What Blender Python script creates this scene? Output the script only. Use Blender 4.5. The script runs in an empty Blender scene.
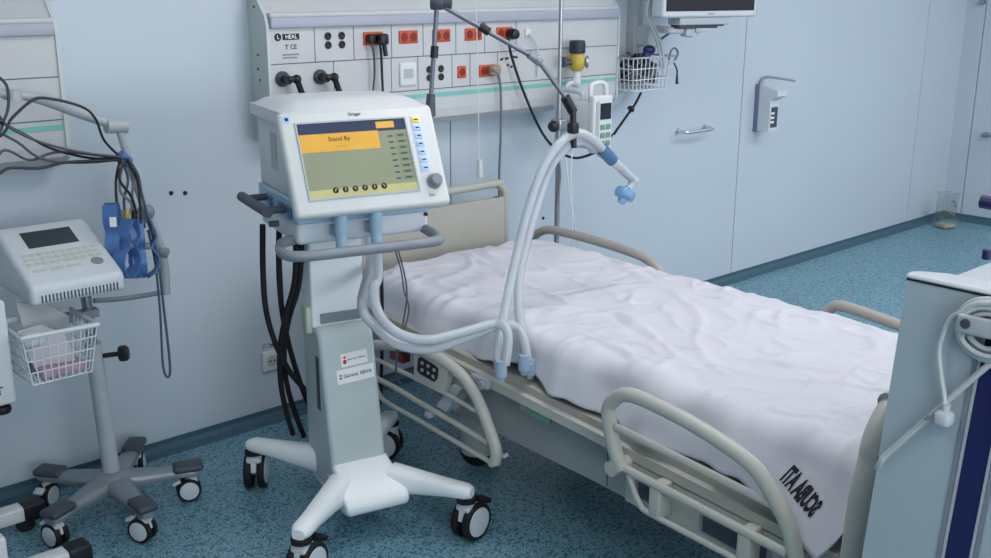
import bpy, bmesh, math, random
from mathutils import Vector, Matrix, Euler, noise
random.seed(7)
C = bpy.context.scene.collection
PI = math.pi
# ---------------------------------------------------------------- camera
FPX, PITCH, ROLL, YAW, EYE = 1072.0, math.radians(15.64), math.radians(0.2), math.radians(42.4), 1.72
fw = Vector((math.sin(YAW)*math.cos(PITCH), math.cos(YAW)*math.cos(PITCH), -math.sin(PITCH)))
rt = Vector((math.cos(YAW), -math.sin(YAW), 0)); up = rt.cross(fw)
rt2 = rt*math.cos(ROLL)+up*math.sin(ROLL); up2 = -rt*math.sin(ROLL)+up*math.cos(ROLL)
CAM = Vector((0, 0, EYE))
cd = bpy.data.cameras.new('camera'); cam = bpy.data.objects.new('camera', cd); C.objects.link(cam)
M = Matrix((rt2, up2, -fw)).transposed().to_4x4(); M.translation = CAM
cam.matrix_world = M
cd.sensor_fit = 'HORIZONTAL'; cd.sensor_width = 36; cd.lens = FPX*36/991; cd.clip_start = .05
bpy.context.scene.camera = cam
def ray(x, y): return rt2*((x-495.5)/FPX)+up2*(-(y-279)/FPX)+fw
def aY(x, y, Y): d = ray(x, y); return CAM+d*(Y/d.y)
def aX(x, y, X): d = ray(x, y); return CAM+d*(X/d.x)
def aZ(x, y, Z): d = ray(x, y); return CAM+d*((Z-EYE)/d.z)
# ---------------------------------------------------------------- materials
def lin(c):
    return tuple(((v/255)/12.92 if v/255 <= .04045 else ((v/255+.055)/1.055)**2.4) for v in c)+(1,)
MATS = {}
def mat(name, rgb, rough=.5, metal=0, var=.06, scale=9, bump=0, bscale=200, trans=0, alpha=1, emit=0, coat=0, sss=0):
    if name in MATS: return MATS[name]
    m = bpy.data.materials.new(name); m.use_nodes = True; nt = m.node_tree; b = nt.nodes['Principled BSDF']
    c = lin(rgb)
    tc = nt.nodes.new('ShaderNodeTexCoord'); n = nt.nodes.new('ShaderNodeTexNoise')
    n.inputs['Scale'].default_value = scale; n.inputs['Detail'].default_value = 4
    nt.links.new(tc.outputs['Object'], n.inputs['Vector'])
    r = nt.nodes.new('ShaderNodeValToRGB')
    r.color_ramp.elements[0].position = .3; r.color_ramp.elements[1].position = .7
    r.color_ramp.elements[0].color = tuple(v*(1-var) for v in c[:3])+(1,)
    r.color_ramp.elements[1].color = tuple(min(1, v*(1+var)) for v in c[:3])+(1,)
    nt.links.new(n.outputs['Fac'], r.inputs['Fac']); nt.links.new(r.outputs['Color'], b.inputs['Base Color'])
    b.inputs['Roughness'].default_value = rough; b.inputs['Metallic'].default_value = metal
    b.inputs['Transmission Weight'].default_value = trans; b.inputs['Alpha'].default_value = alpha
    b.inputs['Coat Weight'].default_value = coat
    if emit:
        nt.links.new(r.outputs['Color'], b.inputs['Emission Color']); b.inputs['Emission Strength'].default_value = emit
    if bump:
        n2 = nt.nodes.new('ShaderNodeTexNoise'); n2.inputs['Scale'].default_value = bscale
        nt.links.new(tc.outputs['Object'], n2.inputs['Vector'])
        bp = nt.nodes.new('ShaderNodeBump'); bp.inputs['Strength'].default_value = bump; bp.inputs['Distance'].default_value = .002
        nt.links.new(n2.outputs['Fac'], bp.inputs['Height']); nt.links.new(bp.outputs['Normal'], b.inputs['Normal'])
    MATS[name] = m; return m
def floor_mat():
    m = mat('speckled_vinyl', (104, 154, 166), .38, bump=.05); nt = m.node_tree; b = nt.nodes['Principled BSDF']
    tc = nt.nodes.new('ShaderNodeTexCoord')
    cols = []
    base = nt.nodes.new('ShaderNodeRGB'); base.outputs[0].default_value = lin((120, 165, 184)); cur = base.outputs[0]
    for sc, thr, col, seed in ((95, .60, (44, 92, 106), 0), (140, .62, (150, 188, 194), 7), (60, .64, (62, 116, 130), 13), (210, .60, (34, 74, 88), 21)):
        mp = nt.nodes.new('ShaderNodeMapping'); mp.inputs['Location'].default_value = (seed, seed*.7, seed*.3)
        nt.links.new(tc.outputs['Object'], mp.inputs['Vector'])
        n = nt.nodes.new('ShaderNodeTexNoise'); n.inputs['Scale'].default_value = sc; n.inputs['Detail'].default_value = 1
        nt.links.new(mp.outputs['Vector'], n.inputs['Vector'])
        r = nt.nodes.new('ShaderNodeValToRGB'); r.color_ramp.elements[0].position = thr-.03; r.color_ramp.elements[1].position = thr+.03
        nt.links.new(n.outputs['Fac'], r.inputs['Fac'])
        mx = nt.nodes.new('ShaderNodeMixRGB'); nt.links.new(r.outputs['Color'], mx.inputs['Fac'])
        nt.links.new(cur, mx.inputs['Color1']); mx.inputs['Color2'].default_value = lin(col); cur = mx.outputs['Color']
    nt.links.new(cur, b.inputs['Base Color']); return m
m_floor = floor_mat()
m_skirt = mat('dark_vinyl_skirting', (58, 92, 108), .5, var=.12, scale=60)
m_wall = mat('pale_blue_wall_panel', (188, 201, 212), .42, var=.018, scale=1.3, bump=.02, bscale=60)
m_groove = mat('panel_joint', (88, 104, 122), .8)
m_ceil = mat('white_ceiling', (225, 228, 230), .8)
m_unit = mat('unit_enamel', (192, 196, 198), .4, var=.015)
m_unit2 = mat('unit_end_cap', (196, 206, 206), .5, var=.02)
m_strip = mat('lilac_diffuser', (164, 170, 186), .35, var=.02)
m_green = mat('sea_green_strip', (118, 190, 182), .4)
m_orange = mat('orange_socket', (196, 76, 30), .4)
m_dorange = mat('dark_orange_socket_well', (120, 38, 18), .5)
m_black = mat('black_plastic', (18, 19, 24), .45)
m_blk2 = mat('black_rubber', (14, 15, 19), .7)
m_dark = mat('charcoal_plastic', (66, 72, 84), .5)
m_grey = mat('mid_grey_plastic', (128, 136, 146), .45)
m_lgrey = mat('light_grey_plastic', (172, 180, 186), .45)
m_white = mat('white_plastic', (212, 216, 218), .38, var=.015)
m_base = mat('bright_white_plastic', (240, 246, 248), .4, var=.01)
m_bezel = mat('bezel_off_white', (204, 210, 210), .42, var=.01)
m_white2 = mat('cool_white_plastic', (204, 212, 218), .4, var=.02)
m_colgrey = mat('column_pale_grey', (188, 200, 202), .45, var=.02)
m_lblue = mat('pale_blue_plastic', (156, 186, 208), .4)
m_blue = mat('clamp_blue', (76, 116, 172), .38)
m_dblue = mat('connector_blue', (74, 118, 160), .35, trans=.15)
m_aqua = mat('filter_aqua', (150, 200, 244), .2, trans=.55)
m_trap = mat('pale_trap', (190, 214, 236), .25, trans=.4)
m_navy = mat('navy_plastic', (26, 30, 84), .4)
m_steel = mat('brushed_steel', (165, 170, 178), .32, metal=.85, var=.05, scale=40)
m_dsteel = mat('dark_anodised_tube', (116, 122, 134), .38, metal=.5)
m_chrome = mat('chrome', (205, 208, 212), .15, metal=1)
m_alu = mat('grey_painted_metal', (138, 148, 156), .38, metal=.3)
m_bed = mat('warm_grey_bed_plastic', (184, 186, 178), .42, var=.02)
m_bed2 = mat('bed_board', (168, 168, 160), .45, var=.02)
m_bed3 = mat('bed_undercover', (150, 156, 158), .5, var=.03)
m_bedfar = mat('taupe_rail_plastic', (168, 163, 158), .42, var=.02)
m_matt = mat('beige_mattress_cover', (186, 180, 164), .6, var=.04)
m_sheet = mat('white_sheet', (206, 207, 216), .8, var=.012, scale=5, bump=.12, bscale=420)
m_hose = mat('milky_hose', (222, 230, 238), .3, var=.02, trans=.5)
m_label = mat('white_label', (238, 240, 240), .5)
m_red = mat('red_print', (206, 48, 36), .5)
m_pgreen = mat('green_print', (52, 140, 80), .5)
m_ink = mat('black_print', (20, 22, 30), .6)
m_gink = mat('grey_print', (120, 126, 132), .6)
m_yellow = mat('yellow_body', (192, 164, 62), .4)
m_wire = mat('white_coated_wire', (214, 220, 226), .4)
m_paper = mat('paper', (196, 196, 204), .85, var=.05, scale=20)
m_pink = mat('pink_paper', (176, 150, 164), .85, var=.2, scale=30)
m_wallcable = mat('grey_cable', (108, 114, 120), .55)
m_wcable = mat('pale_cable', (190, 198, 200), .5)
m_lcd = mat('dark_lcd', (30, 38, 52), .2)
m_scr = mat('olive_lcd', (136, 142, 118), .3, var=.05, scale=5, emit=.2)
m_scrtop = mat('lcd_navy_bar', (44, 54, 82), .3, emit=.2)
m_scry = mat('lcd_amber', (214, 164, 66), .3, emit=.22)
m_scrg = mat('lcd_green_cell', (120, 132, 104), .3, emit=.2)
m_scrp = mat('lcd_pale_bar', (176, 176, 122), .3, emit=.28)
m_key = mat('key_blue', (168, 200, 236), .4)
m_keyy = mat('key_yellow', (226, 210, 96), .4)
m_gkey = mat('pale_key', (190, 196, 190), .5)
m_cart = mat('cart_blue_grey', (168, 182, 190), .42, var=.02)
m_carttop = mat('cart_white_top', (204, 210, 218), .35, var=.01)
m_clear = mat('clear_plastic', (240, 244, 242), .1, trans=.97)
m_clear.node_tree.nodes['Principled BSDF'].inputs['IOR'].default_value = 1.08
m_pane = mat('glowing_fill_pane', (226, 238, 250), .4, emit=1.2)  # glow of the added fill panels behind the camera
m_lamp = mat('lamp_diffuser', (255, 252, 246), .5, emit=4)
# ---------------------------------------------------------------- mesh builder
WM = {}
def text_geo(s, size, bold=None):
    cu = bpy.data.curves.new('lettering', 'FONT'); cu.body = s; cu.size = size; cu.align_x = 'CENTER'; cu.align_y = 'CENTER'
    cu.resolution_u = 2; cu.offset = (.055*size if s.startswith('SCUBA') else .012*size)
    o = bpy.data.objects.new('lettering', cu); C.objects.link(o)
    dg = bpy.context.evaluated_depsgraph_get()
    me = bpy.data.meshes.new_from_object(o.evaluated_get(dg))
    v = [Vector(p.co) for p in me.vertices]; f = [list(p.vertices) for p in me.polygons]
    bpy.data.objects.remove(o); bpy.data.curves.remove(cu); bpy.data.meshes.remove(me)
    return v, f
def catmull(pts, sub=6, closed=False):
    pts = [Vector(p) for p in pts]
    if len(pts) < 3: return pts
    n = len(pts); out = []
    rng = range(n if closed else n-1)
    for i in rng:
        if closed: p0, p1, p2, p3 = pts[i-1], pts[i], pts[(i+1) % n], pts[(i+2) % n]
        else:
            p1, p2 = pts[i], pts[i+1]; p0 = pts[i-1] if i else p1*2-p2; p3 = pts[i+2] if i+2 < n else p2*2-p1
        for k in range(sub):
            t = k/sub
            out.append(.5*((2*p1)+(p2-p0)*t+(2*p0-5*p1+4*p2-p3)*t*t+(3*p1-p0-3*p2+p3)*t**3))
    if not closed: out.append(pts[-1])
    return out
class MB:
    def __init__(s, M=None): s.v = []; s.f = []; s.m = []; s.M = M
    def add(s, vs, fs, mi=0):
        o = len(s.v)
        s.v += [(s.M @ Vector(p)) if s.M else Vector(p) for p in vs]
        s.f += [[i+o for i in f] for f in fs]; s.m += [mi]*len(fs); return s
    def box(s, c, d, rot=None, mi=0):
        x, y, z = [k/2 for k in d]
        vs = [Vector((a*x, b*y, e*z)) for e in (-1, 1) for b in (-1, 1) for a in (-1, 1)]
        if rot: R = Euler(rot).to_matrix() if not isinstance(rot, Matrix) else rot; vs = [R @ p for p in vs]
        c = Vector(c)
        return s.add([p+c for p in vs], [[0, 2, 3, 1], [4, 5, 7, 6], [0, 1, 5, 4], [2, 6, 7, 3], [0, 4, 6, 2], [1, 3, 7, 5]], mi)
    def span(s, a, b, mi=0):
        a, b = Vector(a), Vector(b); return s.box((a+b)/2, [abs(k) for k in (b-a)], None, mi)
    def rbox(s, c, d, r=.01, seg=3, rot=None, mi=0, taper=None):
        bm = bmesh.new(); bmesh.ops.create_cube(bm, size=1)
        for v in bm.verts:
            v.co = Vector((v.co.x*d[0], v.co.y*d[1], v.co.z*d[2]))
            if taper and v.co.z > 0: v.co.x *= taper[0]; v.co.y *= taper[1]
        bmesh.ops.bevel(bm, geom=bm.edges[:], offset=min(r, min(d)*.49), segments=seg, profile=.5, affect='EDGES')
        R = None
        if rot is not None: R = Euler(rot).to_matrix() if not isinstance(rot, Matrix) else rot
        c = Vector(c); vs = [(R @ v.co if R else v.co.copy())+c for v in bm.verts]
        bm.verts.index_update(); fs = [[v.index for v in f.verts] for f in bm.faces]; bm.free()
        return s.add(vs, fs, mi)
    def rspan(s, a, b, r=.01, seg=3, mi=0):
        a, b = Vector(a), Vector(b); return s.rbox((a+b)/2, [abs(k) for k in (b-a)], r, seg, None, mi)
    def prism(s, pts, vec, mi=0):
        pts = [Vector(p) for p in pts]; vec = Vector(vec); n = len(pts)
        return s.add(pts+[p+vec for p in pts], [list(range(n))[::-1], list(range(n, 2*n))]+[[i, (i+1) % n, n+(i+1) % n, n+i] for i in range(n)], mi)
    def tube(s, pts, r, n=8, sub=6, closed=False, mi=0, flat=1, rf=None):
        P = catmull(pts, sub, closed) if sub else [Vector(p) for p in pts]
        m = len(P); vs = []; prev = None
        for i, p in enumerate(P):
            if closed: t = P[(i+1) % m]-P[i-1]
            else: t = P[min(i+1, m-1)]-P[max(i-1, 0)]
            if t.length < 1e-9: t = Vector((0, 0, 1))
            t.normalize()
            if prev is None: a = t.orthogonal().normalized()
            else: a = (prev-t*prev.dot(t)); a = a.normalized() if a.length > 1e-6 else t.orthogonal().normalized()
            prev = a; b = t.cross(a); rr = rf(i/(m-1), i) if rf else r
            for k in range(n):
                g = 2*PI*k/n; vs.append(p+a*math.cos(g)*rr+b*math.sin(g)*rr*flat)
        fs = []
        for i in range(m if closed else m-1):
            j = (i+1) % m
            for k in range(n): fs.append([i*n+k, i*n+(k+1) % n, j*n+(k+1) % n, j*n+k])
        if not closed: fs += [list(range(n))[::-1], [(m-1)*n+k for k in range(n)]]
        return s.add(vs, fs, mi)
    def cyl(s, a, b, r, r2=None, n=18, mi=0):
        r2 = r if r2 is None else r2
        a, b = Vector(a), Vector(b); t = (b-a).normalized(); x = t.orthogonal().normalized(); y = t.cross(x)
        vs = [a+(x*math.cos(2*PI*k/n)+y*math.sin(2*PI*k/n))*r for k in range(n)]+[b+(x*math.cos(2*PI*k/n)+y*math.sin(2*PI*k/n))*r2 for k in range(n)]
        return s.add(vs, [list(range(n))[::-1], list(range(n, 2*n))]+[[k, (k+1) % n, n+(k+1) % n, n+k] for k in range(n)], mi)
    def lathe(s, prof, a, axis, n=24, mi=0):
        a = Vector(a); t = Vector(axis).normalized(); x = t.orthogonal().normalized(); y = t.cross(x); vs = []; m = len(prof)
        for r, h in prof:
            r = max(r, 1e-4)
            vs += [a+t*h+(x*math.cos(2*PI*k/n)+y*math.sin(2*PI*k/n))*r for k in range(n)]
        fs = [[i*n+k, i*n+(k+1) % n, (i+1)*n+(k+1) % n, (i+1)*n+k] for i in range(m-1) for k in range(n)]
        fs += [list(range(n))[::-1], [(m-1)*n+k for k in range(n)]]
        return s.add(vs, fs, mi)
    def ball(s, c, r, n=14, sc=(1, 1, 1), mi=0):
        vs = []; fs = []; h = n//2; c = Vector(c)
        for i in range(h+1):
            th = PI*i/h
            for k in range(n): vs.append(c+Vector((max(math.sin(th), .01)*math.cos(2*PI*k/n)*r*sc[0], max(math.sin(th), .01)*math.sin(2*PI*k/n)*r*sc[1], math.cos(th)*r*sc[2])))
        for i in range(h):
            for k in range(n): fs.append([i*n+k, (i+1)*n+k, (i+1)*n+(k+1) % n, i*n+(k+1) % n])
        return s.add(vs, fs, mi)
    def text(s, txt, o, ex, ey, size, mi=0, fn=None):
        v, f = text_geo(txt, size); o, ex, ey = Vector(o), Vector(ex).normalized(), Vector(ey).normalized()
        return s.add([fn(p.x, p.y) if fn else o+ex*p.x+ey*p.y for p in v], f, mi)
    def build(s, name, mats, parent=None, world=True, smooth=38):
        if not isinstance(mats, (list, tuple)): mats = [mats]
        vs = s.v
        if parent is not None and world:
            I = WM[parent.name].inverted(); vs = [I @ p for p in vs]
        org = Vector((0, 0, 0))
        if parent is None:
            xs = [p.x for p in vs]; ys = [p.y for p in vs]; zs = [p.z for p in vs]
            org = Vector(((min(xs)+max(xs))/2, (min(ys)+max(ys))/2, min(zs))); vs = [p-org for p in vs]
        me = bpy.data.meshes.new(name); me.from_pydata([tuple(p) for p in vs], [], s.f)
        for m in mats: me.materials.append(m)
        for p, mi in zip(me.polygons, s.m): p.material_index = mi; p.use_smooth = smooth > 0
        bm = bmesh.new(); bm.from_mesh(me); bmesh.ops.recalc_face_normals(bm, faces=bm.faces[:]); bm.to_mesh(me); bm.free()
        if smooth > 0: me.set_sharp_from_angle(angle=math.radians(smooth))
        o = bpy.data.objects.new(name, me); C.objects.link(o); o.location = org
        if parent is not None: o.parent = parent; WM[o.name] = WM[parent.name]
        else: WM[o.name] = Matrix.Translation(org)
        return o
def tag(o, label, cat, group=None):
    o['label'] = label; o['category'] = cat
    if group: o['group'] = group
    return o
def thing(name, label, cat, loc=(0, 0, 0), rz=0, group=None):
    o = bpy.data.objects.new(name, None); C.objects.link(o); o.location = loc; o.rotation_euler = (0, 0, rz)
    o.empty_display_size = .05; WM[o.name] = Matrix.Translation(loc) @ Matrix.Rotation(rz, 4, 'Z')
    return tag(o, label, cat, group)
def struct(mb, name, m): o = mb.build(name, m, smooth=0); o['kind'] = 'structure'; return o
def dup_tree(o, parent=None):
    c = o.copy(); C.objects.link(c)
    if parent: c.parent = parent
    WM[c.name] = WM[o.name]
    for ch in list(o.children): dup_tree(ch, c)
    return c
# ---------------------------------------------------------------- setting
YW, XR, XL, YF, HC = 3.584, 7.84, -1.6, -2.2, 2.85
struct(MB().span((XL-.1, YF-.1, -.08), (XR+.1, YW+.1, 0)), 'floor', m_floor)
struct(MB().span((XL-.1, YF-.1, HC), (XR+.1, YW+.1, HC+.08)), 'ceiling', m_ceil)
def panel_wall(name, axis, const, cuts, lo, hi, sgn):
    mb = MB(); g = .003
    e = [lo]+cuts+[hi]
    for a, b in zip(e[:-1], e[1:]):
        if axis == 'x': mb.span((a+g*(a != lo), const, 0), (b-g*(b != hi), const+sgn*.02, HC))
        else: mb.span((const, a+g*(a != lo), 0), (const+sgn*.02, b-g*(b != hi), HC))
    if axis == 'x': mb.span((lo, const+sgn*.014, 0), (hi, const+sgn*.09, HC), 1)
    else: mb.span((const+sgn*.014, lo, 0), (const+sgn*.09, hi, HC), 1)
    return struct(mb, name, [m_wall, m_groove])
panel_wall('wall_back', 'x', YW, [.26, 2.13, 3.003, 5.158, 7.278], XL-.09, XR+.09, 1)
panel_wall('wall_right', 'y', XR, [-.8, 1.3, YW-.14], YF-.09, YW, 1)
panel_wall('wall_left', 'y', XL, [2.2, 0], YF-.09, YW, -1)
panel_wall('wall_front', 'x', YF, [0, 2.15, 4.3, 6.4], XL, XR, -1)
def cove(name, a, b, n):
    a, b, n = Vector(a), Vector(b), Vector(n)
    prof = [(0, 0), (.05, 0), (.018, .012), (.006, .03), (.004, .048), (0, .048)]
    return struct(MB().prism([a+n*p+Vector((0, 0, q)) for p, q in prof], b-a), name, m_skirt)
cove('baseboard_back', (XL, YW, 0), (XR, YW, 0), (0, -1, 0))
cove('baseboard_right', (XR, YF, 0), (XR, YW, 0), (-1, 0, 0))
cove('baseboard_left', (XL, YF, 0), (XL, YW, 0), (1, 0, 0))
# ---------------------------------------------------------------- ceiling lamps
LAMPS = [(4.9, 1.5, 29), (2.6, 1.9, 27), (6.7, 1.1, 52), (5.0, -1.1, 30), (.6, -.6, 22), (.3, 1.6, 9)]  # entries above the bed head and far left are added fill light
def lamp(i, x, y, e):
    t = thing('ceiling_light', 'square recessed ceiling light panel above the room', 'ceiling light', (x, y, HC-.05), 0, 'ceiling lights')
    mb = MB()
    for a, b in (((-.62, -.32), (.62, -.28)), ((-.62, .28), (.62, .32)), ((-.62, -.28), (-.58, .28)), ((.58, -.28), (.62, .28))): mb.span((*a, 0), (*b, .05))
    mb.build('frame', m_white, t, False)
    MB().span((-.58, -.28, .02), (.58, .28, .045)).build('diffuser', m_lamp, t, False)
    ld = bpy.data.lights.new('lamp', 'AREA'); ld.shape = 'RECTANGLE'; ld.size = 1.14; ld.size_y = .54; ld.energy = e; ld.color = (1.0, .92, .91)
    lo = bpy.data.objects.new('lamp', ld); C.objects.link(lo); lo.location = (x, y, HC-.06)
for i, a in enumerate(LAMPS): lamp(i, *a)
def window(n, x0, x1, z0, z1, e, c):  # unseen framed panel with area light, added to brighten upright surfaces
    mb = MB()
    for a, b in (((x0-.06, z0-.06), (x1+.06, z0)), ((x0-.06, z1), (x1+.06, z1+.06)), ((x0-.06, z0), (x0, z1)), ((x1, z0), (x1+.06, z1)), (((x0+x1)/2-.03, z0), ((x0+x1)/2+.03, z1))):
        mb.span((a[0], YF, a[1]), (b[0], YF+.04, b[1]))
    mb.span((x0, YF+.001, z0), (x1, YF+.012, z1), 1)
    struct(mb, 'fill_panel_%d' % n, [m_white, m_pane])
    ld = bpy.data.lights.new('fill_light', 'AREA'); ld.shape = 'RECTANGLE'; ld.size = x1-x0; ld.size_y = z1-z0; ld.energy = e; ld.color = c
    lo = bpy.data.objects.new('fill_light', ld); C.objects.link(lo); lo.location = ((x0+x1)/2, YF+.05, (z0+z1)/2); lo.rotation_euler = (PI/2, 0, 0)
window(1, -.9, 1.7,  .9, 2.4, 70, (.96, .985, 1))
window(2, 2.6, 5.2, .9, 2.4, 100, (1, .95, .95))
# ---------------------------------------------------------------- bedhead supply units
YP = 3.464
def unit_profile(x):
    return [Vector((x, YW, 1.135)), Vector((x, YW-.07, 1.135)), Vector((x, YW-.115, 1.165)), Vector((x, YP, 1.20)), Vector((x, YP, 1.553)),
            Vector((x, YP+.01, 1.59)), Vector((x, YW-.05, 1.66)), Vector((x, YW-.035, 1.72)), Vector((x, YW, 1.72))]
def supply_unit(x0, x1, label, right):
    t = thing('bedhead_unit', label, 'medical wall unit', ((x0+x1)/2, YW-.001, 1.135), 0, 'bedhead supply units on the wall')
    MB().prism(unit_profile(x0+.012), (x1-x0-.024, 0, 0)).build('housing', m_unit, t, smooth=0)
    for xa in (x0, x1-.012):
        pr = [p+Vector((0, -.006 if p.y < YW else 0, 0)) for p in unit_profile(xa)]
        MB().prism(pr, (.012, 0, 0)).build('end_cap', m_unit2, t, smooth=0)
    MB().rspan((x0+.014, YP-.018, 1.545), (x1-.016, YP+.02, 1.585), .006).build('light_strip', m_strip, t)
    MB().rspan((x0+.014, YP-.012, 1.583), (x1-.016, YP+.03, 1.60), .005).build('strip_cover', m_unit, t)
    MB().span((x0+.014, YP-.003, 1.252), (x1-.016, YP+.01, 1.268)).build('colour_strip', m_green, t)
    g = MB()
    for z in (1.418, 1.284): g.span((x0+.014, YP-.0012, z-.0018), (x1-.014, YP+.002, z+.0018))
    if right:
        for x in (2.248, 2.424, 2.604, 2.763, 2.936, 3.096, 3.279): g.span((x-.0013, YP-.0012, 1.418), (x+.0013, YP+.002, 1.545))
        for x in (2.328, 2.60, 2.734, 2.914, 3.013, 3.17): g.span((x-.0013, YP-.0012, 1.284), (x+.0013, YP+.002, 1.418))
    g.build('panel_joint', m_groove, t, smooth=0)
    k = MB()
    for dy, z in ((.05, 1.62), (.06, 1.45), (.055, 1.40), (.065, 1.36)): MB().cyl((x0, YW-dy, z), (x0-.002, YW-dy, z), .005, n=10).build('cap_screw', m_dark, t)
    return t
unit_l = supply_unit(-.7, 1.305, 'pale medical wall unit at the left edge behind the cable arm', False)
unit = supply_unit(2.043, 3.952, 'long white wall unit with orange sockets above the bed head', True)
def outlet(x, z, w=.094, h=.05, split=True):
    o = MB().rspan((x-w/2, YP-.006, z-h/2), (x+w/2, YP+.01, z+h/2), .004).build('power_outlet', m_orange, unit)
    k = MB()
    for dx in ((-.023, .023) if split else (0,)): k.cyl((x+dx, YP-.0065, z), (x+dx, YP-.002, z), .0175 if split else .016)
    k.build('socket_well', m_dorange, o)
for x in (2.515, 2.687, 2.857, 3.031, 3.208): outlet(x, 1.496)
outlet(2.966, 1.344, .046, .05, False); outlet(3.11, 1.342, .094, .05)
for cx, cz in ((2.338, 1.495), (2.823, 1.347)):
    for dx in (-.031, .031):
        for dz in (-.0165, .0165): MB().lathe([(.0145, 0), (.0145, .004), (.010, .006), (.006, .003)], (cx+dx, YP, cz+dz), (0, -1, 0), 16).build('earth_socket', m_black, unit)
sw = MB().rspan((2.638, YP-.009, 1.304), (2.72, YP+.004, 1.398), .006).build('data_plate', m_white, unit)
k = MB(); k.span((2.655, YP-.0105, 1.335), (2.703, YP-.008, 1.372)); k.build('data_socket', m_lgrey, sw)
k = MB(); k.text('▮▮▮', (2.679, YP-.011, 1.362), (1, 0, 0), (0, 0, 1), .012) if False else None
k = MB(); k.rspan((3.33, YP-.008, 1.478), (3.362, YP+.004, 1.51), .004); k.build('key_plate', m_white, unit)
k = MB(); k.cyl((2.092, YP-.002, 1.514), (2.092, YP+.001, 1.514), .014); k.span((2.112, YP-.002, 1.503), (2.182, YP+.001, 1.525)); k.build('maker_plate', m_ink, unit)
k = MB(); k.text('HEAL', (2.147, YP-.003, 1.514), (1, 0, 0), (0, 0, 1), .021); k.text('L', (2.092, YP-.003, 1.514), (1, 0, 0), (0, 0, 1), .02); k.build('lettering', m_label, unit, smooth=0)
k = MB(); k.text('T CE', (2.145, YP-.0015, 1.477), (1, 0, 0), (0, 0, 1), .024); k.build('lettering', m_ink, unit, smooth=0)
k = MB()
for q, dz in enumerate((0, -.011)): k.span((2.108, YP-.0012, 1.448+dz), (2.18-.01*q, YP+.001, 1.4525+dz))
k.build('small_print', m_gink, unit, smooth=0)
k = MB(); k.text("▪▪ ▪", (3.24, YP-.0015, 1.38), (1, 0, 0), (0, 0, 1), .02) if False else None
for dx, dz, w in ((-.05, .004, .018), (-.02, .006, .02), (.03, .01, .03), (-.012, -.022, .012), (.008, -.03, .014)): k.box((3.244+dx, YP-.0008, 1.382+dz), (w, .002, .009), (0, .3*dx/.05, 0))
k.build('pen_marks', m_ink, unit, smooth=0)
# gas outlets with black hose plugs
for i, (x, z) in enumerate(((2.101, 1.365), (2.264, 1.363))):
    MB().lathe([(.028, 0), (.028, .010), (.022, .015), (.018, .015)], (x, YP, z), (0, -1, 0), 22).build('gas_outlet', m_dark, unit)
    t = thing('gas_hose_plug', ('black angled gas plug at the left end of the wall unit', 'black angled gas plug second from the left end of the wall unit')[i], 'hose connector', (x, YP-.02, z), 0, 'black gas plugs')
    MB().cyl((x, YP-.019, z), (x, YP-.05, z-.002), .016).cyl((x, YP-.045, z), (x+.028, YP-.05, z+.003), .011).ball((x+.032, YP-.05, z), .0175).build('coupling', m_black, t)
    MB().tube([(x+.032, YP-.05, z), (x+.042, YP-.055, z-.035), (x+.06, YP-.065, z-.11), (x+.06, YP-.05, z-.24)], .0115).build('hose', m_blk2, t)
# plugs and cables on the unit
def cable_thing(name, label, cat, pts, r, m, plug=None, pm=None, group=None):
    pts = [Vector(p) for p in pts]
    t = thing(name, label, cat, pts[0], 0, group)
    MB().tube(pts, r, 7, 7).build('cable', m, t)
    if plug: plug().build('plug', pm or m_black, t)
    return t
px = aY(379.6, 38, YP-.03)
cable_thing('power_cord', 'black plug and cord in the leftmost orange socket, right-hand one', 'power cord',
            [aY(379, 41, YP-.05), aY(381, 52, YP-.035), aY(382, 75, YP-.03), aY(383, 96, YP-.03), aY(384, 128, YP-.02)], .0052, m_black,
            lambda: MB().rspan((2.512, YP-.055, 1.472), (2.555, YP-.0066, 1.515), .01).cyl((2.535, YP-.045, 1.475), (2.538, YP-.05, 1.43), .009))
cable_thing('power_cord', 'thin grey cord hanging from the leftmost orange socket', 'power cord',
            [aY(371, 42, YP-.03), aY(373.5, 52, YP-.03), aY(374.5, 72, YP-.025), aY(373, 95, YP-.025), aY(373, 126, YP-.02)], .0042, m_dark,
            lambda: MB().rspan((2.475, YP-.035, 1.478), (2.508, YP-.0066, 1.514), .008))
cable_thing('power_cord', 'long black cord from the rightmost orange socket looping behind the bed', 'power cord',
            [aY(508, 38, YP-.05), aY(512, 58, YP-.04), aY(524, 93, YP-.04), aY(541, 131, YP-.05), aY(557, 150, YP-.1), aY(575, 158, 3.3), aY(594, 153, 3.25), aY(604, 146, 3.25), aY(612, 135, 3.36)], .0062, m_black,
            lambda: MB().lathe([(.022, 0), (.024, .02), (.02, .045), (.01, .05)], (3.233, YP-.006, 1.492), (0, -1, 0)))
cable_thing('power_cord', 'grey cord with beige plug from lower row orange socket', 'power cord',
            [aY(493, 70, YP-.04), aY(499, 77, YP-.035), aY(501, 100, YP-.03), aY(500.5, 140, YP-.03), aY(499, 182, YP-.02), aY(500, 215, YP)], .0055, m_wallcable,
            lambda: MB().rspan((3.105, YP-.04, 1.322), (3.16, YP-.0066, 1.365), .01), mat('beige_plug', (150, 134, 112), .5))
cable_thing('network_cable', 'short white lead plugged beside the rightmost orange socket', 'cable',
            [(3.346, YP-.012, 1.488), (3.37, YP-.02, 1.46), (3.395, YP-.015, 1.42), (3.40, YP-.01, 1.36), (3.405, YP-.006, 1.30)], .003, m_wcable)
t = thing('pull_cord', 'thin white pull cord hanging in front of the wall unit', 'pull cord', aY(479, 170, YP-.05))
MB().tube([aY(475, -30, YP-.05), aY(477, 40, YP-.05), aY(478, 100, YP-.05), aY(479.5, 165, YP-.05)], .0022, 6, 3).build('cord', m_white, t)
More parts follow.
